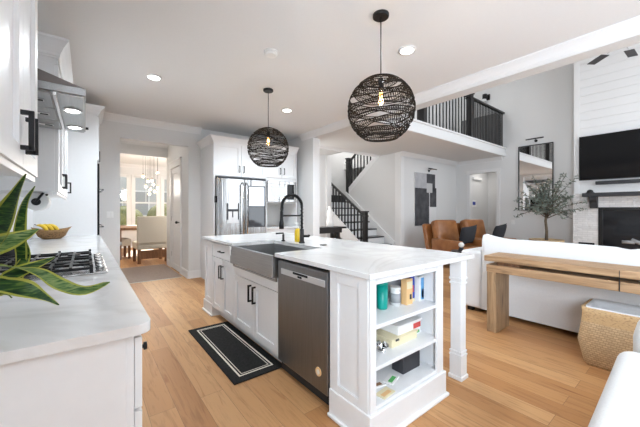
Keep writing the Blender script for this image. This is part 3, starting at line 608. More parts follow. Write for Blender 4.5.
dp = part(t, 'dispenser', B(1.87, 2.08, 4.925, 4.945, 1.02, 1.36, .004), 'silver'); mb = B(1.87, 1.89, 4.918, 4.93, 1.08, 1.36); mb.box(2.06, 2.08, 4.918, 4.93, 1.08, 1.36); mb.box(1.89, 2.06, 4.918, 4.93, 1.22, 1.26); part(dp, 'frame', mb, 'blackcard'); part(dp, 'lever', B(1.96, 1.975, 4.915, 4.926, 1.12, 1.22, .002), 'blackcard')
part(dR, 'glass_panel', B(2.26, 2.57, 4.926, 4.945, 1.31, 1.66, .004), mat('mirrored_glass', (.42,.44,.47), .05, 1), 'mirrored upper glass panel'); part(dR, 'glass_panel', B(2.26, 2.57, 4.926, 4.945, .95, 1.305, .004), mat('dark_reflection_glass', (.03,.033,.04), .06, spec=.9), 'lower glass panel coloured dark like a reflection')  # lower pane's dark colour paints in the reflection of dark furniture
mb = MB()
for q in ((2.25,2.58,1.655,1.672),(2.25,2.58,.94,.955),(2.25,2.264,.94,1.672),(2.566,2.58,.94,1.672),(2.25,2.58,1.30,1.315)): mb.box(q[0], q[1], 4.918, 4.93, q[2], q[3], .002)
part(dR, 'panel_frame', mb, 'blackcard')
for x in (2.15, 2.222): part(t, 'handle', MB().tube([(x,4.945,.78),(x,4.89,.82),(x,4.885,1.25),(x,4.89,1.68),(x,4.945,1.72)], .012, 10), 'stainless')
part(t, 'hinge_cover', B(1.72, 2.62, 4.97, 5.03, 1.785, 1.81, .003), 'blackcard')
t = thing('fridge_latch', 'black child latch on left side edge of the fridge', 'latch', (1.70, 5.0, 1.42)); part(t, 'pad', B(1.69, 1.714, 4.99, 5.02, 1.37, 1.48, .004), 'black'); part(t, 'strap', B(1.685, 1.70, 4.96, 4.99, 1.40, 1.44, .003), 'black')
t = thing('microwave', 'built-in stainless microwave with trim kit right of the fridge', 'microwave', (3.0, 5.2, 1.5))
mb = MB(); 
for q in ((2.672,3.312,1.74,1.795),(2.672,3.312,1.40,1.45),(2.672,2.71,1.45,1.74),(3.255,3.312,1.45,1.74)): mb.box(q[0], q[1], 5.0, 5.04, q[2], q[3], .004)
part(t, 'trim_kit', mb, 'stainless'); part(t, 'body', B(2.71, 3.255, 5.03, 5.5, 1.45, 1.74), 'steel_dark')
d = part(t, 'door', B(2.71, 3.10, 5.008, 5.03, 1.45, 1.74, .003), 'stainless'); part(d, 'window', B(2.75, 3.06, 5.004, 5.01, 1.50, 1.70, .002), mat('microwave_glass', (.35,.36,.37), .08, .7)); part(t, 'control_panel', B(3.105, 3.255, 5.006, 5.03, 1.45, 1.74, .003), 'screen')
solo('shelf_panel', B(2.667, 3.318, 5.03, 5.6, 1.375, 1.395, .002), 'cab', 'white shelf under the built-in microwave', 'shelf')

# ------------------------------------------------------------------ pendant lamps and ceiling fittings
def pendant(x, y, label):
    R_, zc = .25, 2.017; t = thing('pendant_lamp', label, 'lamp', (x, y, CH), 'pendant lamps over the island')
    part(t, 'canopy', MB().lathe([(.062,0),(.062,-.02),(.055,-.026)], (x,y,CH), 28), 'black'); part(t, 'cord', MB().tube([(x,y,CH-.02),(x,y,zc+.235)], .0045, 6), 'black')
    sk = part(t, 'socket', MB().lathe([(.02,0),(.02,-.07),(.024,-.08)], (x,y,zc+.235), 14), 'black')
    mb = MB(); rnd = random.Random(int(x*10+y*7)); zb = -.215
    th_top, th_bot = math.radians(14), math.pi - math.acos(-zb/R_)
    def pt(th, ph, rr): return Vector((x+rr*math.sin(th)*math.cos(ph), y+rr*math.sin(th)*math.sin(ph), zc+rr*math.cos(th)))
    NB = 8; dth = (th_bot-th_top)/NB
    for b_ in range(NB):                              # wavy woven bands with lens-shaped gaps between them
        th0 = th_top+dth*(b_+.5); k1 = (3,2,3,4,3,2,4,3)[b_]; p1 = rnd.uniform(0, 6.28); edge = b_ in (0, NB-1)
        hw = lambda ph: dth*(.46 if edge else .33+.17*math.sin(k1*ph+p1))
        md = lambda ph: th0+(0 if edge else dth*.20*math.sin((k1-1)*ph+p1*2))
        for f_ in (-1, 0, 1): mb.tube([pt(md(ph)+f_*hw(ph), ph, R_+.003) for ph in [2*PI*k/72 for k in range(72)]], .0042 if f_ else .003, 4, True)
        n_ = int(66*math.sin(th0))+26
        for k in range(n_):
            ph = 2*PI*k/n_; sl = .9*PI/n_
            for f_ in (-1, 1): mb.tube([pt(md(ph)+(hw(ph)*f_ if q else 0), ph+(sl*f_ if q else -sl*.4), R_+(.004 if (q+k) % 2 else -.002)) for q in (0, 1)],   .0031, 3, caps=False)
    for th, rr in ((th_top, .005), (th_bot, .006), (th_bot-.06, .005), (th_top+.06, .004)): mb.tube([pt(th, 2*PI*k/60, R_) for k in range(60)], rr, 5, True)
    part(t, 'shade', mb, 'rattan', 'woven black rattan globe shade')
    bl = part(t, 'bulb', MB().lathe([(.012,0),(.016,-.02),(.03,-.06),(.034,-.09),(.026,-.12),(.002,-.135)], (x,y,zc+.158), 20), 'bulbglass')
    mb = MB()
    for k in range(6):
        a = 2*PI*k/6; mb.tube([(x+.009*math.cos(a), y+.009*math.sin(a), zc+.135), (x+.015*math.cos(a+.6), y+.015*math.sin(a+.6), zc+.045)], .0018, 4)
    part(bl, 'filament', mb, 'filament')
    l = light('pendant_bulb_light', 'POINT', (0, 0, zc+.08-CH), (0,0,0), 3, (1,.72,.42), shadow_soft_size=.03); l.parent = t
pendant(1.792, 1.532, 'nearer black woven globe pendant lamp, hanging over the front of the island')
pendant(1.80, 3.355, 'farther black woven globe pendant lamp, hanging in front of fridge cabinets')
def downlight(u, v, label, power):
    d = (CH-H)*300/(210-v); p = P(u, v, d); x, y = p.x, p.y
    t = thing('recessed_light', label, 'light', (x, y, CH), 'recessed kitchen lights'); part(t, 'trim_ring', MB().lathe([(.085,0),(.085,-.006),(.062,-.009)], (x,y,CH), 32), 'trim'); part(t, 'lens', MB().lathe([(.06,0),(.058,-.011)], (x,y,CH), 28), 'lens')
    l = light('down_spot', 'SPOT', (0,0,-.03), (0,0,0), power, (.83,.92,1), spot_size=math.radians(160), spot_blend=.7, shadow_soft_size=.06); l.parent = t
downlight(154, 77, 'recessed ceiling light nearest the range hood, left of both pendants', 64)
downlight(287, 110, 'recessed ceiling light just right of the farther pendant', 64)
downlight(407, 50, 'recessed ceiling light right of nearer pendant, by the beam', 36)
p = P(271, 52, (CH-H)*300/158); t = thing('smoke_detector', 'white round smoke detector on the kitchen ceiling', 'smoke detector', (p.x, p.y, CH))
part(t, 'base', MB().lathe([(.07,0),(.07,-.012)], (p.x,p.y,CH), 28), 'white'); part(t, 'cover', MB().lathe([(.062,-.012),(.058,-.03),(.04,-.036)], (p.x,p.y,CH), 28), 'white')

# ------------------------------------------------------------------ objects on the left worktop
t = thing('fruit_bowl', 'boat-shaped brown wicker bowl on the worktop beyond the hob', 'bowl', (-.305, 4.62, .915))
mb = MB(); n = 28; rings = []; cx, cy = -.305, 4.62
for (a, b, z) in ((.08,.07,0),(.12,.10,.03),(.15,.13,.07),(.178,.15,.105),(.17,.142,.105),(.142,.12,.07),(.105,.09,.03),(.04,.035,.02)):
    rings.append([mb._v((cx+a*math.cos(2*PI*k/n), cy+b*math.sin(2*PI*k/n), .915+z+(.03*abs(math.cos(2*PI*k/n))**3 if z > .06 else 0))) for k in range(n)])
for A, Bq in zip(rings, rings[1:]):
    for k in range(n): mb._f([A[k], A[(k+1)%n], Bq[(k+1)%n], Bq[k]], 0, True)
mb._f(rings[0][::-1]); mb._f(rings[-1]); part(t, 'basket', mb, 'wicker')
for k, (lb, a0, dz) in enumerate((('left banana of the bunch lying in wicker bowl', 0, 0), ('middle banana of the bunch lying in wicker bowl', .25, .006), ('right banana of the bunch lying in wicker bowl', .5, .0))):
    pts = []; rs = []; cx2, cy2 = -.36+k*.035, 4.60
    for q in range(9):
        a = -.2+q*.24; pts.append((cx2-.06+.075*math.cos(a+a0*.3)+k*.012, cy2+.02*k-.02, .955+.085*math.sin(a)+.035)); rs.append(.006+.015*math.sin(PI*min(1, (q+.5)/8.6)))
    t = thing('banana', lb, 'banana', (cx2, cy2, .96), 'bananas in the bowl'); part(t, 'fruit', MB().tube(pts, .02, 8, rs=rs), 'banana'); e = Vector(pts[-1]); part(t, 'stem', MB().tube([e, e+Vector((-.018,0,.012))], .005, 6), 'bark')
t = thing('paper_towel_holder', 'white paper towel roll on a black holder under the far wall cabinet', 'paper towel', (-.28, 3.1, 1.306))
part(t, 'roll', MB().frame((-.28, 2.95, 1.304), (1,0,0)).tube([(0,-.26,0),(0,0,0)], .064, 28), 'white'); part(t, 'core', MB().frame((-.28, 2.945, 1.304), (1,0,0)).tube([(0,-.27,0),(0,.003,0)], .026, 16), 'black')
mb = MB(); mb.tube([(-.28,2.94,1.304),(-.24,2.94,1.372)], .008, 8); mb.tube([(-.28,3.215,1.304),(-.24,3.215,1.372)], .008, 8); part(t, 'bracket', mb, 'black')
t = thing('canister', 'small black canister on worktop behind the snake plant leaves', 'canister', (-.40, 2.55, .915)); t.location = (-.42, 2.95, .915)
part(t, 'body', MB().lathe([(.05,0),(.05,.10)], (-.42,2.95,.915), 20), 'black'); part(t, 'lid', MB().lathe([(.052,0),(.052,.02),(.012,.026),(.012,.05)], (-.42,2.95,1.015), 20), 'black')
# snake plant
t = thing('snake_plant', 'variegated snake plant with yellow-edged leaves on the left worktop', 'plant', (-.33, 1.29, .915))
part(t, 'pot', MB().lathe([(.06,0),(.075,.01),(.088,.10),(.08,.105),(.07,.09)], (-.33,1.29,.915), 28), 'ceramic'); part(t, 'soil', MB().lathe([(.074,.085),(.074,.092)], (-.33,1.29,.915), 24), 'soil')
def leaf(spine, wmax, side, label=None, neck=False, inner='leaf'):
    spine = [Vector(p) for p in spine]; N = 26; pts = []
    def cr(p0, p1, p2, p3, q): return .5*((2*p1)+(p2-p0)*q+(2*p0-5*p1+4*p2-p3)*q*q+(3*p1-p0-3*p2+p3)*q**3)
    ext = [2*spine[0]-spine[1]] + spine + [2*spine[-1]-spine[-2]]
    for k in range(N+1):
        q = k/N*(len(spine)-1); i = min(int(q), len(spine)-2); pts.append(cr(*ext[i:i+4], q-i))
    mb = MB(); rows = []; side = Vector(side).normalized()
    for k, p in enumerate(pts):
        s_ = k/N; tt = (pts[min(k+1,N)]-pts[max(k-1,0)]).normalized(); sd = (side - tt*side.dot(tt)).normalized(); nn = tt.cross(sd)
        ww = wmax*(.35+.65*math.sin(min(1, s_/.45)*PI/2))*(1 if s_ < .5 else math.cos((s_-.5)/.5*PI/2)**.8)
        if neck: ww = wmax*(.16+.84*max(0, math.sin(PI*max(0, min(1, (s_-.40)/.60))))**.8)*(1 if s_ < .97 else .2)
        ww = max(ww, .0008); wob = .004*math.sin(s_*13)
        rows.append([mb._v(p + sd*ww*a + nn*(abs(a)*ww*.28*1 + wob*a)) for a in (-1,-.72,-.3,.3,.72,1)])
    for A, Bq in zip(rows, rows[1:]):
        for j in range(5): mb._f([A[j], A[j+1], Bq[j+1], Bq[j]], 1 if j in (0,4) else 0, True)
    for f in list(mb.bm.faces): pass
    g = bmesh.ops.solidify(mb.bm, geom=mb.bm.faces[:], thickness=.0025)
    part(t, 'leaf', mb, [inner,'leafedge'], label)
base = Vector((-.33, 1.29, 1.0))
leaf([base, P(-25,262,.86), P(-3,236,.88), P(12,204,.9), P(26,174,.92)], .040, (-.3,.5,.8))
leaf([base+Vector((.02,0,0)), P(8,290,.92), P(20,262,.94), P(19,232,.95), P(24,204,.95), P(35,186,.95)], .016, (.8,-.3,0))
leaf([base, P(-22,258,.84), P(-2,246,.86), P(18,238,.89), P(39,229,.93)], .028, (0,.3,1), None, False, 'leaflight')
leaf([base, P(-8,284,.82), P(12,276,.84), P(32,267,.87), P(55,257,.93)], .022, (.1,.6,.6))
leaf([base, P(-10,268,.82), P(12,267,.84), P(38,272,.86), P(58,284,.89), P(84,291,.93), P(110,282,.97)], .019, (0,.5,.9), None, True, 'leaflight')
leaf([base, P(-15,285,.78), P(5,286,.78), P(24,290,.79), P(42,297,.81), P(59,305,.83)], .026, (.1,.7,.6))
leaf([base, P(-12,290,.78), P(2,292,.78), P(12,298,.79)], .016, (.1,.7,.5))
leaf([base, P(-5,280,.9), P(14,272,.92), P(26,255,.95), P(24,236,.96)], .015, (.8,-.2,.1))
leaf([base, Vector((-.37,1.3,1.15)), Vector((-.40,1.32,1.30))], .035, (.8,-.3,0))

# ------------------------------------------------------------------ hall, dining room, outside
t = thing('runner_rug', 'faded brown runner rug on the floor of the hall', 'rug', (.95, 6.75, 0)); part(t, 'pile', B(.50, 1.42, 5.98, 7.6, 0, .008, .003), 'runner'); part(t, 'fringe', B(.50, 1.42, 5.96, 5.98, 0, .006), 'tan'); part(t, 'fringe', B(.50, 1.42, 7.6, 7.62, 0, .006), 'tan')
t = thing('switch_plate', 'white switch plate on the wall left of hall opening', 'switch', (.30, 5.745, 1.17)); part(t, 'plate', B(.255, .345, 5.743, 5.75, 1.12, 1.22, .002), 'white'); 
for x in (.279, .321): part(t, 'rocker', B(x-.016, x+.016, 5.739, 5.744, 1.135, 1.205, .001), 'white')
def dchair(x, y, rz, label, sc=1):
    t = thing('dining_chair', label, 'chair', (0,0,0), 'dining chairs')
    part(t, 'seat', B(-.26, .26, -.24, .28, .40, .50, .03, seg=4), 'tan'); part(t, 'backrest', B(-.26, .26, -.30, -.20, .46, 1.10, .03, seg=4), 'tan'); part(t, 'skirt', B(-.255, .255, -.295, .27, .33, .42, .01), 'tan')
    for sx in (-.225, .225):
        for sy in (-.26, .24): part(t, 'leg', B(sx-.025, sx+.025, sy-.025, sy+.025, 0, .34, .003), 'walnut')
    part(t, 'stretcher', B(-.22, .22, -.275, -.245, .10, .30, .003), 'walnut')
    t.location = (x, y, 0); t.rotation_euler = (0,0,rz); t.scale = (sc, 1, 1); return t
dchair(1.24, 8.3, .08, 'oatmeal upholstered dining chair, back turned to the hall', 1.28)
dchair(.62, 9.3, -1.45, 'oatmeal dining chair at side of the table, half behind the nearest chair')
dchair(2.2, 9.3, 1.5, 'oatmeal dining chair on the right side of dining table')
t = thing('dining_table', 'dark wood dining table beyond the hall opening', 'table', (1.2, 9.6, 0)); part(t, 'table_top', B(.55, 1.9, 8.85, 10.4, .74, .80, .01), 'walnut')
for sx in (.66, 1.8):
    for sy in (9.0, 10.2): part(t, 'leg', B(sx-.045, sx+.045, sy-.045, sy+.045, 0, .74, .004), 'walnut')
t = thing('dining_bench', 'grey rounded stool at left of the dining table', 'stool', (.45, 8.5, 0)); part(t, 'seat', MB().lathe([(.20,.42),(.24,.45),(.24,.50),(.18,.53)], (.42,8.25,0), 24), 'grey'); 
for a in (0.4, 2.5, 4.6): part(t, 'leg', MB().tube([(.42+.15*math.cos(a),8.25+.15*math.sin(a),.43),(.42+.2*math.cos(a),8.25+.2*math.sin(a),0)], .018, 8), 'walnut')
t = thing('chandelier', 'cluster chandelier of small clear globes over the dining table', 'chandelier', (1.35, 8.9, CH)); part(t, 'canopy', MB().lathe([(.16,0),(.16,-.03),(.14,-.035)], (1.35,8.9,CH), 28), 'black'); rnd = random.Random(5)
l = light('chandelier_light', 'POINT', (0, 0, -.9), (0,0,0), 42, (1,.93,.84), shadow_soft_size=.25); l.parent = t
for k, (dx, z) in enumerate(((-.20,2.12),(-.13,1.85),(-.07,2.0),(0,1.78),(.03,2.02),(.08,1.92),(.14,2.22),(.17,1.83),(-.03,1.66),(.10,1.72))):
    x, y = 1.35+dx*.9, 8.9+rnd.uniform(-.12,.12); c = part(t, 'cord', MB().tube([(x,y,CH-.03),(x,y,z+.05)], .003, 5), 'black'); part(c, 'globe', MB().ball((x,y,z), .032, 10), mat('globe_glow_%d' % k, (1,.9,.75), .3, emit=(1,.62,.30), es=1.6)); part(c, 'socket', MB().lathe([(.012,0),(.012,.045)], (x,y,z+.028), 10), 'brownprint')
struct('ground_outside', B(-30, 40, 11.85, 60, -.3, -.2), 'lawn')
t = thing('neighbour_house', 'white house with dark windows seen through the dining window', 'house', (3, 24, -.2))
part(t, 'wall', B(-4, 12, 24, 30, -.2, 6.5), 'siding'); mb = MB(); mb.poly([(-4.4,23.6,6.5),(-4.4,30.4,6.5),(-4.4,27,9.2)], (16.8,0,0)); part(t, 'roof', mb, 'grey')
for x in (-1, 1.0, 2.55, 4.1, 6.5):
    for z in (.9, 3.9):
        w_ = part(t, 'window_frame', B(x-.08, x+.98, 23.93, 24.0, z-.08, z+1.68), 'trim'); part(w_, 'pane', B(x, x+.9, 23.9, 23.95, z, z+1.6), 'grey')
rnd = random.Random(11)
for k, (x, y, r, lb) in enumerate(((1.3,14.6,.68,'leafy green shrub outside the dining window, leftmost in view'),(2.75,14.9,.74,'leafy green shrub outside the dining window, right above the chair back'),(-.3,15,.7,'leafy green shrub outside window, hidden by the hall wall'))):
    c0 = Vector((x,y,r*1.1-.2)); mb = MB(); mb.ball(c0, r, 14, (1,1,1.2))
    for v in mb.bm.verts: v.co += (v.co-c0).normalized()*rnd.uniform(-.08,.1)*r
    t = thing('shrub', lb, 'shrub', (x,y,-.2)); part(t, 'foliage', mb, 'foliage')

# ------------------------------------------------------------------ stairs
SL = .74; SX0, SX1 = 5.26, 6.198; y0s, rise, run = 4.69, .187, .2525
t = thing('staircase', 'white staircase with black treads climbing to a landing', 'staircase', (5.74, 5.5, 0))
ns = 8
for k in range(ns):
    y = y0s+k*run; z = (k+1)*rise
    part(t, 'riser', B(SX0, SX1, y, y+.02, z-rise, z-.03), 'trim') ; part(t, 'tread', B(SX0-.02, SX1-.022, y-.03, y+run+.02, z-.03, z, .006), 'blackwood')
yl = y0s+ns*run; zl = (ns+1)*rise
part(t, 'landing', B(5.21, 7.32, yl, 7.99, zl-.2, zl), 'blackwood')
mb = MB(); mb.poly([(SX0-.02,y0s-.02,0),(SX0-.02,y0s-.02,rise-.03),(SX0-.02,yl,zl-rise+.12),(SX0-.02,yl,zl-.5),(SX0-.02,y0s+.35,0)], (-.03,0,0)); part(t, 'stringer', mb, 'trim')
# upper flight, coming back towards the room behind the sloping wall
for k in range(7):
    y = yl-k*run; z = zl+(k+1)*rise; part(t, 'upper_step', B(6.36, 7.32, y-run, y, z-.16, z), 'trim')
# sloping wall between the flights, with skirt boards
UY0, UZ0 = yl-.05, zl+.12; UY1 = 5.30; UZ1 = UZ0+(UY0-UY1)*.80
mb = MB(); mb.poly([(6.24,4.84,0),(6.24,UY0,0),(6.24,UY0,UZ0),(6.24,UY1,UZ1),(6.24,4.84,UZ1)], (.10,0,0)); struct('wall_stair', mb, 'wall')
mb = MB(); g = .045
mb.poly([(6.235,UY0+.02,UZ0-.22),(6.235,UY0+.02,UZ0+g),(6.235,UY1,UZ1+g),(6.235,UY1,UZ1-.13),(6.235,UY0-.10,UZ0-.13+.08)], (.11,0,0), b=.003); struct('trim_upper_skirt', mb, 'trim')
za = lambda y: .405+(y-4.82)*.76
mb = MB(); mb.poly([(6.222,4.30,max(0,za(4.30)-.2)),(6.222,4.30,.06),(6.222,4.80,za(4.80)),(6.222,UY0+.02,za(UY0)),(6.222,UY0+.02,za(UY0)-.30),(6.222,4.6,0),(6.222,4.30,0)], (.016,0,0)); mb = MB()
mb.poly([(6.199,4.86,0),(6.199,4.86,za(4.86)),(6.199,UY0+.02,za(UY0)),(6.199,UY0+.02,za(UY0)-.35),(6.199,5.3,0)], (.040,0,0)); struct('trim_lower_skirt', mb, 'trim')
def newel(t, x, y, z0, z1, w_=.05):
    mb = B(x-w_, x+w_, y-w_, y+w_, z0, z1, .003); mb.box(x-w_-.015, x+w_+.015, y-w_-.015, y+w_+.015, z1-.10, z1-.075, .004); mb.box(x-w_-.02, x+w_+.02, y-w_-.02, y+w_+.02, z1, z1+.03, .008); return part(t, 'newel_post', mb, 'blackwood')
def rail(t, a, b, r0=.03): 
    a, b = Vector(a), Vector(b); d = b-a; s_ = d.cross(Vector((0,0,1))).normalized()*r0; u_ = Vector((0,0,.028))
    mb = MB(); mb.poly([a-s_-u_, a+s_-u_, a+s_*1.1+u_*.3, a+s_*.7+u_, a-s_*.7+u_, a-s_*1.1+u_*.3], d); return part(t, 'handrail', mb, 'blackwood')
t = thing('stair_railing', 'black stair railing of the lower flight, with newel posts', 'railing', (5.28, 5.0, 0))
rx = 5.245; zr = lambda y: 1.149+(y-5.06)*.70
newel(t, 5.235, 4.96, 0, 1.19); rail(t, (rx, 5.0, zr(5.0)), (rx, 6.28, zr(6.28)))
for k in range(11):
    y = 5.10+k*.115; part(t, 'baluster', B(rx-.014, rx+.014, y-.014, y+.014, zr(y)-.92, zr(y)-.01), 'black')
newel(t, rx, 6.36, zr(6.36)-.95, zr(6.36)+.06, .035)
t = thing('stair_railing', 'black stair railing above the sloping wall of the upper flight', 'railing', (6.3, 6, 2))
zu = lambda y: UZ0+g+(UY0-y)*.80
newel(t, 6.29, UY0-.02, UZ0-.25, UZ0+.98, .06); rail(t, (6.29, UY0-.06, zu(UY0-.06)+.80), (6.29, 5.36, zu(5.36)+.80))
for k in range(9):
    y = UY0-.16-k*.125
    if y > 5.34: part(t, 'baluster', B(6.276, 6.304, y-.014, y+.014, zu(y)-.01, zu(y)+.79), 'black')
t = thing('console_table', 'black console table at the foot of stairs, beyond the island', 'table', (4.25, 5.15, 0)); part(t, 'table_top', B(3.75, 4.66, 4.98, 5.32, .83, .87, .006), 'blackwood'); part(t, 'apron', B(3.82, 4.54, 5.01, 5.28, .74, .83), 'blackwood')
for sx in (3.85, 4.45):
    for sy in (5.04, 5.25): part(t, 'leg', B(sx-.03, sx+.03, sy-.03, sy+.03, 0, .74, .004), 'blackwood')
t = thing('vase', 'tall white figured vase on the black console table', 'vase', (4.32, 5.14, .87)); part(t, 'body', MB().lathe([(.07,0),(.085,.03),(.075,.14),(.055,.20),(.078,.28),(.06,.36),(.035,.40),(.045,.44)], (4.30,5.14,.87), 20), 'ceramic'); part(t, 'rim', MB().lathe([(.048,.44),(.052,.455),(.04,.46)], (4.30,5.14,.87), 20), 'ceramic')

# ------------------------------------------------------------------ balcony
t = thing('balcony_railing', 'black balcony railing along the landing above the living room', 'railing', (7, 3.38, 3.04))
ny = 3.38; 
for x in (5.19, 7.1): newel(t, x, ny, 2.935, 3.95, .06)
rail(t, (3.62, ny, 3.89), (9.0, ny, 3.89), .035)
part(t, 'bottom_rail', B(3.62, 9.0, ny-.02, ny+.02, 2.935, 2.96), 'blackwood')
x = 3.72
while x < 8.97:
    if abs(x-5.19) > .09 and abs(x-7.1) > .09: part(t, 'baluster', B(x-.010, x+.010, ny-.010, ny+.010, 2.95, 3.865), 'black')
    x += .130 if x < 7.1 else .085
t = thing('landing_cabinet', 'low dark grey cabinet upstairs behind the right end of the railing', 'cabinet', (8.8, 3.9, 3.0)); part(t, 'body', B(8.72, 8.98, 3.46, 4.40, 2.91, 3.86, .004), mat('dark_cabinet', (.13,.13,.13), .5))
for k in range(4): part(t, 'door', B(8.70, 8.72, 3.465+k*.235, 3.69+k*.235, 2.94, 3.84, .003), mat('dark_cabinet_door', (.15,.15,.15), .5) if k == 0 else D.materials['dark_cabinet_door'])
t = thing('wall_sconce', 'black wall lamp with white glass upstairs above the railing', 'lamp', (9, 3.8, 4.4)); part(t, 'backplate', B(8.98, 9.0, 3.72, 3.88, 4.36, 4.52, .003), 'black'); part(t, 'arm', MB().tube([(8.99,3.8,4.44),(8.88,3.8,4.46)], .014, 8), 'black'); part(t, 'shade', MB().lathe([(.07,0),(.05,.07)], (8.86,3.82,4.30), 20), 'white'); part(t, 'cap', MB().lathe([(.065,0),(.06,.13)], (8.86,3.80,4.37), 20), 'black')

# ------------------------------------------------------------------ living room furniture
t = thing('sofa', 'long white linen sofa with its back to the kitchen', 'sofa', (4.2, .4, 0))
mb = B(3.76, 4.62, -1.2, 1.88, .05, .40, .02); part(t, 'base', mb, 'linen')
mb = MB(); n = 40; rows = []
def ztop(y): return .905 + (.05*max(0, (y-1.30)/.34)**2 if y > 1.30 else 0) - .016*math.exp(-((y-.42)/.05)**2) - .004*math.cos((y-.42)*5)
ys = [-1.2+k*(1.64+1.2)/60 for k in range(61)]
prof = []
for yy in ys:
    zt = ztop(yy); rows.append([mb._v(q) for q in ((3.74,yy,.06),(3.742,yy,.5),(3.75,yy,zt-.05),(3.775,yy,zt-.012),(3.82,yy,zt),(3.90,yy,zt),(3.95,yy,zt-.012),(3.975,yy,zt-.05),(4.0,yy,.42),(4.0,yy,.06))])
for A, Bq in zip(rows, rows[1:]):
    for j in range(10): mb._f([A[j], A[(j+1)%10], Bq[(j+1)%10], Bq[j]], 0, j not in (0,9))
mb._f(rows[0]); mb._f(rows[-1][::-1]); part(t, 'backrest', mb, 'linen')
part(t, 'arm', B(3.745, 4.62, 1.645, 1.90, .05, .745, .035, seg=4), 'linen'); 
for y0, y1 in ((-1.18,.41),(.43,1.63)): part(t, 'seat_cushion', B(4.0, 4.68, y0, y1, .40, .55, .04, seg=4), 'linen'); part(t, 'back_cushion', B(4.0, 4.22, y0+.02, y1-.02, .55, .86, .06, seg=4), 'linen')
for sx in (3.82, 4.55):
    for sy in (-1.1, 1.8): part(t, 'foot', B(sx-.03, sx+.03, sy-.03, sy+.03, 0, .06), 'blackwood')
t = thing('sofa_table', 'long rustic oak waterfall console table behind the white sofa', 'table', (3.42, .3, 0))
part(t, 'top_plank', B(3.245, 3.60, -1.2, 1.40, .722, .78, .006), 'rustic'); part(t, 'frame_plank', B(3.26, 3.59, -1.2, 1.385, .612, .688, .005), 'rustic'); part(t, 'leg', B(3.26, 3.59, 1.29, 1.38, 0, .612, .005), 'rustic_v'); part(t, 'leg', B(3.26, 3.59, -1.2, -1.11, 0, .612, .005), 'rustic_v')
mb = B(3.30, 3.55, 1.1, 1.3, .688, .722); mb.box(3.30, 3.55, -1.1, -.9, .688, .722); part(t, 'spacer', mb, 'walnut')
part(t, 'joint', B(3.243, 3.26, .40, .404, .614, .778), 'dark')
# woven basket
t = thing('storage_basket', 'woven seagrass basket with white liner under the rustic table', 'basket', (3.40, .30, 0))
def rect_ring(mb, cx, cy, a, b, z, r, n=6, dz=None):
    out = []
    for qx, qy, a0 in ((1,1,0),(-1,1,PI/2),(-1,-1,PI),(1,-1,3*PI/2)):
        for k in range(n+1):
            an = a0+PI/2*k/n; px, py = cx+qx*(a-r)+r*math.cos(an), cy+qy*(b-r)+r*math.sin(an); zz = z+(dz((px-cx)/a, (py-cy)/b) if dz else 0); out.append(mb._v((px, py, zz)))
    return out
mb = MB(); prof = [(.0,.19,.24,.05),(.02,.20,.25,.05),(.20,.23,.285,.07),(.36,.205,.265,.06),(.43,.195,.26,.05),(.475,.195,.265,.05),(.475,.175,.245,.05),(.36,.18,.24,.05),(.05,.17,.22,.05)]
bz = lambda px, py: 0
rs = [rect_ring(mb, 3.38, .36, a, b, z*.96, r) for z, a, b, r in prof]
for i, (A, Bq) in enumerate(zip(rs, rs[1:])):
    for k in range(len(A)): mb._f([A[k], A[(k+1)%len(A)], Bq[(k+1)%len(A)], Bq[k]], 1 if 3 <= i <= 5 else 0, True)
mb._f(rs[0][::-1]); mb._f(rs[-1]); part(t, 'body', mb, ['seagrass','jute'])
mb = MB(); rs = [rect_ring(mb, 3.38, .36, a, b, z*.96, .04) for z, a, b in ((.30,.172,.232),(.455,.174,.242),(.485,.17,.238),(.44,.15,.22),(.30,.15,.21))]
for A, Bq in zip(rs, rs[1:]):
    for k in range(len(A)): mb._f([A[k], A[(k+1)%len(A)], Bq[(k+1)%len(A)], Bq[k]], 0, True)
part(t, 'liner', mb, 'linen', 'white fabric liner')
# armchair in the right foreground
t = thing('armchair', 'cream upholstered armchair at the right edge in front of basket', 'chair', (1.7, -.2, 0))
part(t, 'arm', B(.95, 1.93, .03, .245, .06, .635, .05, seg=5, smooth=True), 'cream'); part(t, 'arm', B(.95, 1.93, -.85, -.63, .06, .62, .05, seg=5, smooth=True), 'cream'); part(t, 'base', B(1.0, 2.2, -.63, .03, .06, .30, .02), 'cream'); part(t, 'seat_cushion', B(.98, 1.95, -.62, .02, .30, .46, .05, seg=4, smooth=True), 'cream'); part(t, 'backrest', B(2.02, 2.36, -.85, .21, .06, .72, .08, seg=5, smooth=True), 'cream')
for sx in (1.02, 2.2):
    for sy in (-.78, .15): part(t, 'foot', B(sx-.025, sx+.025, sy-.025, sy+.025, 0, .065), 'walnut')
part(t, 'tag', B(1.60, 1.66, .245, .262, .44, .452, .001), 'white', 'small white fabric tag'); t.rotation_euler = (0,0,math.radians(1.9)); t.location = (1.685, -.213, 0)
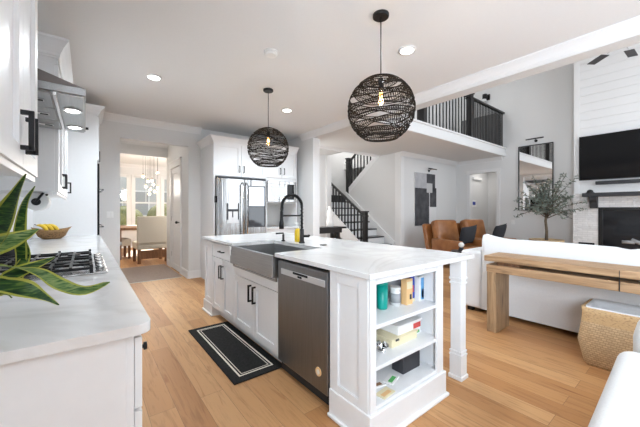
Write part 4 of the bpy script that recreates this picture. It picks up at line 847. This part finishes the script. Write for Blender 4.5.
# leather chairs
def lchair(loc, rz, label):
    t = thing('leather_armchair', label, 'chair', (0,0,0), 'tan leather armchairs')
    part(t, 'seat', B(-.30, .30, -.34, .36, .22, .46, .05, seg=4, smooth=True), 'leather')
    mb = MB(); mb.M = Matrix.Translation((0,-.36,.40)) @ Matrix.Rotation(math.radians(14), 4, 'X'); mb.box(-.32, .32, -.10, .12, 0, .62, .07, seg=5, smooth=True); part(t, 'back_cushion', mb, 'leather')
    mb = MB(); mb.M = Matrix.Translation((0,-.40,.10)) @ Matrix.Rotation(math.radians(14), 4, 'X'); mb.box(-.42, .42, -.16, -.05, .05, .86, .03, seg=3); part(t, 'back_frame', mb, 'leather')
    for s_ in (-1, 1): part(t, 'arm', B(min(s_*.30,s_*.43), max(s_*.30,s_*.43), -.42, .40, .10, .60, .04, seg=4, smooth=True), 'leather')
    part(t, 'base', B(-.40, .40, -.40, .36, .08, .24, .01), 'leather')
    for sx in (-.36,.36):
        for sy in (-.38,.32): part(t, 'foot', B(sx-.03, sx+.03, sy-.03, sy+.03, 0, .10), 'blackwood')
    t.location = loc; t.rotation_euler = (0,0,rz); return t
lchair((6.55, 3.34, 0), PI-.3, 'left tan leather armchair in front of the abstract painting'); lchair((7.48, 3.12, 0), PI-.3, 'right tan leather armchair in front of the cased opening')
def pillow(p, rz, tilt, label):
    mb = MB(); n = 14; W = .22; grid = {}
    for sgn in (1, -1):
        for i in range(n+1):
            for j in range(n+1):
                a, b = i/n*2-1, j/n*2-1; th = .085*((1-a*a)*(1-b*b))**.4
                pin = 1-.10*(1-abs(a))*0 ; px = W*a*(1-.10*(1-b*b)*0+ .0) * (1-.07*(1-abs(b))) ; pz = W*b*(1-.07*(1-abs(a)))
                grid[sgn,i,j] = mb._v((px, sgn*th, pz))
        for i in range(n):
            for j in range(n): mb._f([grid[sgn,i,j], grid[sgn,i+1,j], grid[sgn,i+1,j+1], grid[sgn,i,j+1]], 0, True)
    bmesh.ops.remove_doubles(mb.bm, verts=mb.bm.verts, dist=1e-5)
    o = solo('throw_pillow', mb, 'navy', label, 'pillow', 'charcoal throw pillows'); o.location = p; o.rotation_euler = (tilt, .12, rz); return o
pillow((6.64, 3.21, .69), PI-.3, -.35, 'charcoal throw pillow on the left leather armchair'); pillow((7.66, 2.97, .70), PI-.15, -.35, 'charcoal throw pillow on the right leather armchair')
t = thing('side_table', 'small black side table between sofa arm and leather armchairs', 'table', (5.43, 2.74, 0)); part(t, 'table_top', MB().lathe([(.17,.47),(.17,.50)], (5.43,2.74,0), 28), 'blackwood'); part(t, 'stem', MB().lathe([(.02,.02),(.02,.47)], (5.43,2.74,0), 12), 'blackwood'); part(t, 'foot', MB().lathe([(.13,0),(.13,.02)], (5.43,2.74,0), 24), 'blackwood')
t = thing('ornament', 'white ball ornament on dark stand on the black side table', 'ornament', (5.43, 2.74, .50)); part(t, 'stand', MB().lathe([(.05,0),(.045,.03),(.03,.06)], (5.43,2.74,.50), 16), 'navy'); part(t, 'ball', MB().ball((5.43,2.74,.605), .05, 12), 'ceramic')
# wall art
t = thing('painting', 'abstract black grey and white canvas on wall above leather armchairs', 'painting', (7.3, 4.68, 1.5)); mb = B(6.80, 7.82, 4.665, 4.698, .83, 2.24, .002, 0)
yq = 4.6645
def pch(x0, x1, z0, z1, mi): mb.box(x0, x1, yq-.0008*(1+mi), yq+.001, z0, z1, 0, mi)
pch(6.80,7.34,1.83,2.24,1); pch(7.34,7.76,1.82,2.24,2); pch(6.80,7.46,.83,1.83,2); pch(7.5,7.82,1.33,1.86,2); pch(7.34,7.62,1.72,1.98,3); pch(7.28,7.48,1.36,1.68,1)
part(t, 'canvas', mb, ['trim','paintgrey','paintblack','siding'])
def picture_light(x, y, z, dirv, label):
    t = thing('picture_light', label, 'lamp', (x,y,z)); d = Vector(dirv); s_ = Vector((-d.y, d.x, 0)); p = Vector((x,y,z))
    part(t, 'backplate', MB().tube([p, p+d*.015], .035, 14), 'black'); part(t, 'arm', MB().tube([p+d*.01, p+d*.10+Vector((0,0,.05))], .008, 8), 'black'); part(t, 'shade', MB().tube([p+d*.12+Vector((0,0,.04))-s_*.19, p+d*.12+Vector((0,0,.04))+s_*.19], .016, 10), 'black')
picture_light(7.50, 4.70, 2.33, (0,-1,0), 'black picture light above the abstract painting'); picture_light(9.0, 2.62, 3.00, (-1,0,0), 'black picture light above the tall mirror')
t = thing('alarm_keypad', 'white wall keypad with dark screen inside the cased opening', 'keypad', (9.55, 4.39, 1.46)); part(t, 'case', B(9.32, 9.62, 4.375, 4.40, 1.33, 1.55, .006), 'white'); part(t, 'screen', B(9.37, 9.55, 4.371, 4.377, 1.40, 1.50, .002), 'blue')
t = thing('chime_box', 'small white chime box high on wall inside the cased opening', 'chime', (9.6, 4.4, 2.2)); part(t, 'case', B(9.40, 9.95, 4.35, 4.40, 2.17, 2.26, .006), 'white'); part(t, 'vent', B(9.43, 9.92, 4.347, 4.352, 2.175, 2.19), 'grey')
t = thing('wall_mirror', 'tall black-framed mirror on the wall behind the olive tree', 'mirror', (8.99, 2.63, 2)); part(t, 'glass', B(8.985, 8.99, 2.28, 2.99, 1.25, 2.89), 'mirror'); mb = MB()
for q in ((2.26,3.01,2.885,2.905),(2.26,3.01,1.235,1.255),(2.26,2.28,1.24,2.90),(2.99,3.01,1.24,2.90)): mb.box(8.965, 9.0, q[0], q[1], q[2], q[3], .002)
part(t, 'frame', mb, 'black')
t = thing('outlet_plate', 'white switch plate on the wall left of tall mirror', 'switch', (9, 3.12, 1.0)); part(t, 'plate', B(8.994, 9.0, 3.10, 3.18, .86, .98, .002), 'white'); part(t, 'rocker', B(8.990, 8.995, 3.125, 3.155, .885, .955, .001), 'white')
# fireplace wall
t = thing('television', 'large black flat television on the white shiplap chimney wall', 'television', (8.45, .8, 2.3)); part(t, 'bezel', B(8.42, 8.47, -.01, 1.665, 1.88, 2.82, .004), 'black'); part(t, 'screen', B(8.415, 8.421, .0, 1.655, 1.895, 2.81), 'screen'); part(t, 'wall_mount', B(8.47, 8.5, .5, 1.1, 2.15, 2.55), 'black')
t = thing('soundbar', 'long black soundbar under the television', 'soundbar', (8.45, .8, 1.8)); part(t, 'body', B(8.40, 8.48, .30, 1.40, 1.775, 1.845, .008), 'blackcard'); part(t, 'bracket', B(8.47, 8.5, .5, 1.1, 1.79, 1.83), 'black')
t = thing('mantel', 'black mantel shelf with a stepped corbel above the fireplace', 'mantel', (8.4, .7, 1.56)); part(t, 'shelf', B(8.24, 8.45, -.25, 1.585, 1.52, 1.60, .005), 'blackcard')
for y in (1.42, -.10):
    mb = MB(); mb.poly([(8.45,y-.06,1.52),(8.27,y-.06,1.52),(8.27,y-.06,1.45),(8.33,y-.06,1.40),(8.36,y-.06,1.28),(8.45,y-.06,1.28)], (0,.12,0)); part(t, 'corbel', mb, 'blackcard')
t = thing('camera_dome', 'small black dome device standing on left end of mantel', 'camera', (8.33, 1.49, 1.60)); part(t, 'base', MB().lathe([(.07,0),(.07,.015)], (8.33,1.47,1.60), 18), 'black'); part(t, 'dome', MB().ball((8.33,1.47,1.62), .055, 10), 'black')
t = thing('fireplace', 'black framed glass fireplace set in white ledge stone', 'fireplace', (8.5, .68, .8)); mb = MB()
for q in ((.0,1.36,1.24,1.30),(.0,1.36,.42,.50),(1.29,1.36,.5,1.24),(.0,.07,.5,1.24)): mb.box(8.435, 8.5, q[0], q[1], q[2], q[3], .004)
part(t, 'surround', mb, 'black'); part(t, 'firebox', B(8.50, 8.515, .07, 1.29, .5, 1.24), 'dark'); part(t, 'glass', B(8.455, 8.462, .07, 1.29, .5, 1.24), mat('fire_glass', (.012,.013,.016), .08))
for k in range(4): part(t, 'log', MB().tube([(8.45, .35+k*.16, .56+.05*(k%2)), (8.448, .62+k*.13, .66-.05*(k%2))], .035, 8), 'grey')
t = thing('floor_vent', 'black slot vent low in the ledge stone left of the fireplace', 'vent', (8.45, 1.55, .5)); part(t, 'frame', B(8.44, 8.45, 1.42, 1.68, .50, .55, .002), 'black'); part(t, 'slot', B(8.437, 8.441, 1.44, 1.66, .515, .535), 'dark')
# olive tree
TX, TY = 7.99, 2.135
t = thing('olive_tree', 'potted olive tree in a round basket before the tall mirror', 'tree', (TX, TY, 0))
pt_ = part(t, 'planter', MB().lathe([(.26,0),(.30,.05),(.32,.40),(.31,.585),(.32,.60),(.28,.60),(.27,.55)], (TX,TY,0), 32), 'seagrass'); part(pt_, 'soil', MB().lathe([(.28,.53),(.28,.555)], (TX,TY,0), 24), 'soil')
mb = MB(); rnd = random.Random(21); mb.tube([(TX,TY,.55),(TX+.02,TY,.78),(TX-.02,TY+.01,1.0),(TX+.01,TY,1.22)], .03, 8, rs=[.034,.028,.026,.022]); tips = []
def clear(p): p.x = min(p.x, 8.9 if p.y > 1.84 else 8.17); return p
for k in range(52):
    a = rnd.uniform(0, 2*PI); e = rnd.uniform(-.08, 1.45); L_ = rnd.uniform(.45,.84) if e > .6 else rnd.uniform(.55,.92); st = Vector((TX+.005,TY,rnd.uniform(1.05,1.25)))
    d = Vector((math.cos(a)*math.cos(e)*1.05, math.sin(a)*math.cos(e)*1.05, math.sin(e)*1.14)); mid = clear(st+d*L_*.5+Vector((0,0,.07))); en = clear(st+d*L_+Vector((rnd.uniform(-.05,.05),rnd.uniform(-.05,.05),rnd.uniform(-.1,.03))))
    mb.tube([st, mid, en], .006, 5, rs=[.010,.006,.003]); tips.append((st, mid, en))
part(t, 'trunk', mb, 'bark'); mb = MB()
for st, mid, en in tips:
    for q in range(46):
        s_ = rnd.uniform(.25, 1.03); p = st.lerp(mid, s_*2) if s_ < .5 else mid.lerp(en, s_*2-1)
        d = Vector((rnd.gauss(0,1), rnd.gauss(0,1), rnd.gauss(.1,.8))).normalized(); s1 = d.orthogonal().normalized(); s1.rotate(Matrix.Rotation(rnd.uniform(0,6.28), 3, d)); L_ = rnd.uniform(.055,.09)
        vs = [mb._v(p), mb._v(p+d*L_*.35+s1*.011), mb._v(p+d*L_), mb._v(p+d*L_*.35-s1*.011)]; mb._f(vs)
part(t, 'leaves', mb, 'olive')
# ceiling fan
FX, FY, FZ = 6.73, .78, 3.90
t = thing('ceiling_fan', 'dark windmill ceiling fan in living room, mostly hidden by the beam', 'fan', (FX, FY, LC)); part(t, 'downrod', MB().tube([(FX,FY,LC),(FX,FY,FZ+.1)], .014, 8), 'black'); part(t, 'motor', MB().lathe([(.04,.12),(.06,.08),(.06,-.01),(.03,-.03)], (FX,FY,FZ), 20), 'black')
for k in range(8):
    mb = MB(); mb.M = Matrix.Translation((FX,FY,FZ)) @ Matrix.Rotation(math.radians(-2+45*k), 4, 'Z') @ Matrix.Rotation(.12, 4, 'X'); mb.box(.38, .72, -.062, .062, -.004, .004); bl = part(t, 'blade', mb, mat('fan_blade', (.05,.05,.055), .5) if k == 0 else D.materials['fan_blade'])
    mb = MB(); mb.M = Matrix.Translation((FX,FY,FZ)) @ Matrix.Rotation(math.radians(-2+45*k), 4, 'Z'); mb.box(.05, .34, -.006, .006, -.004, .004); part(bl, 'blade_arm', mb, 'silver')
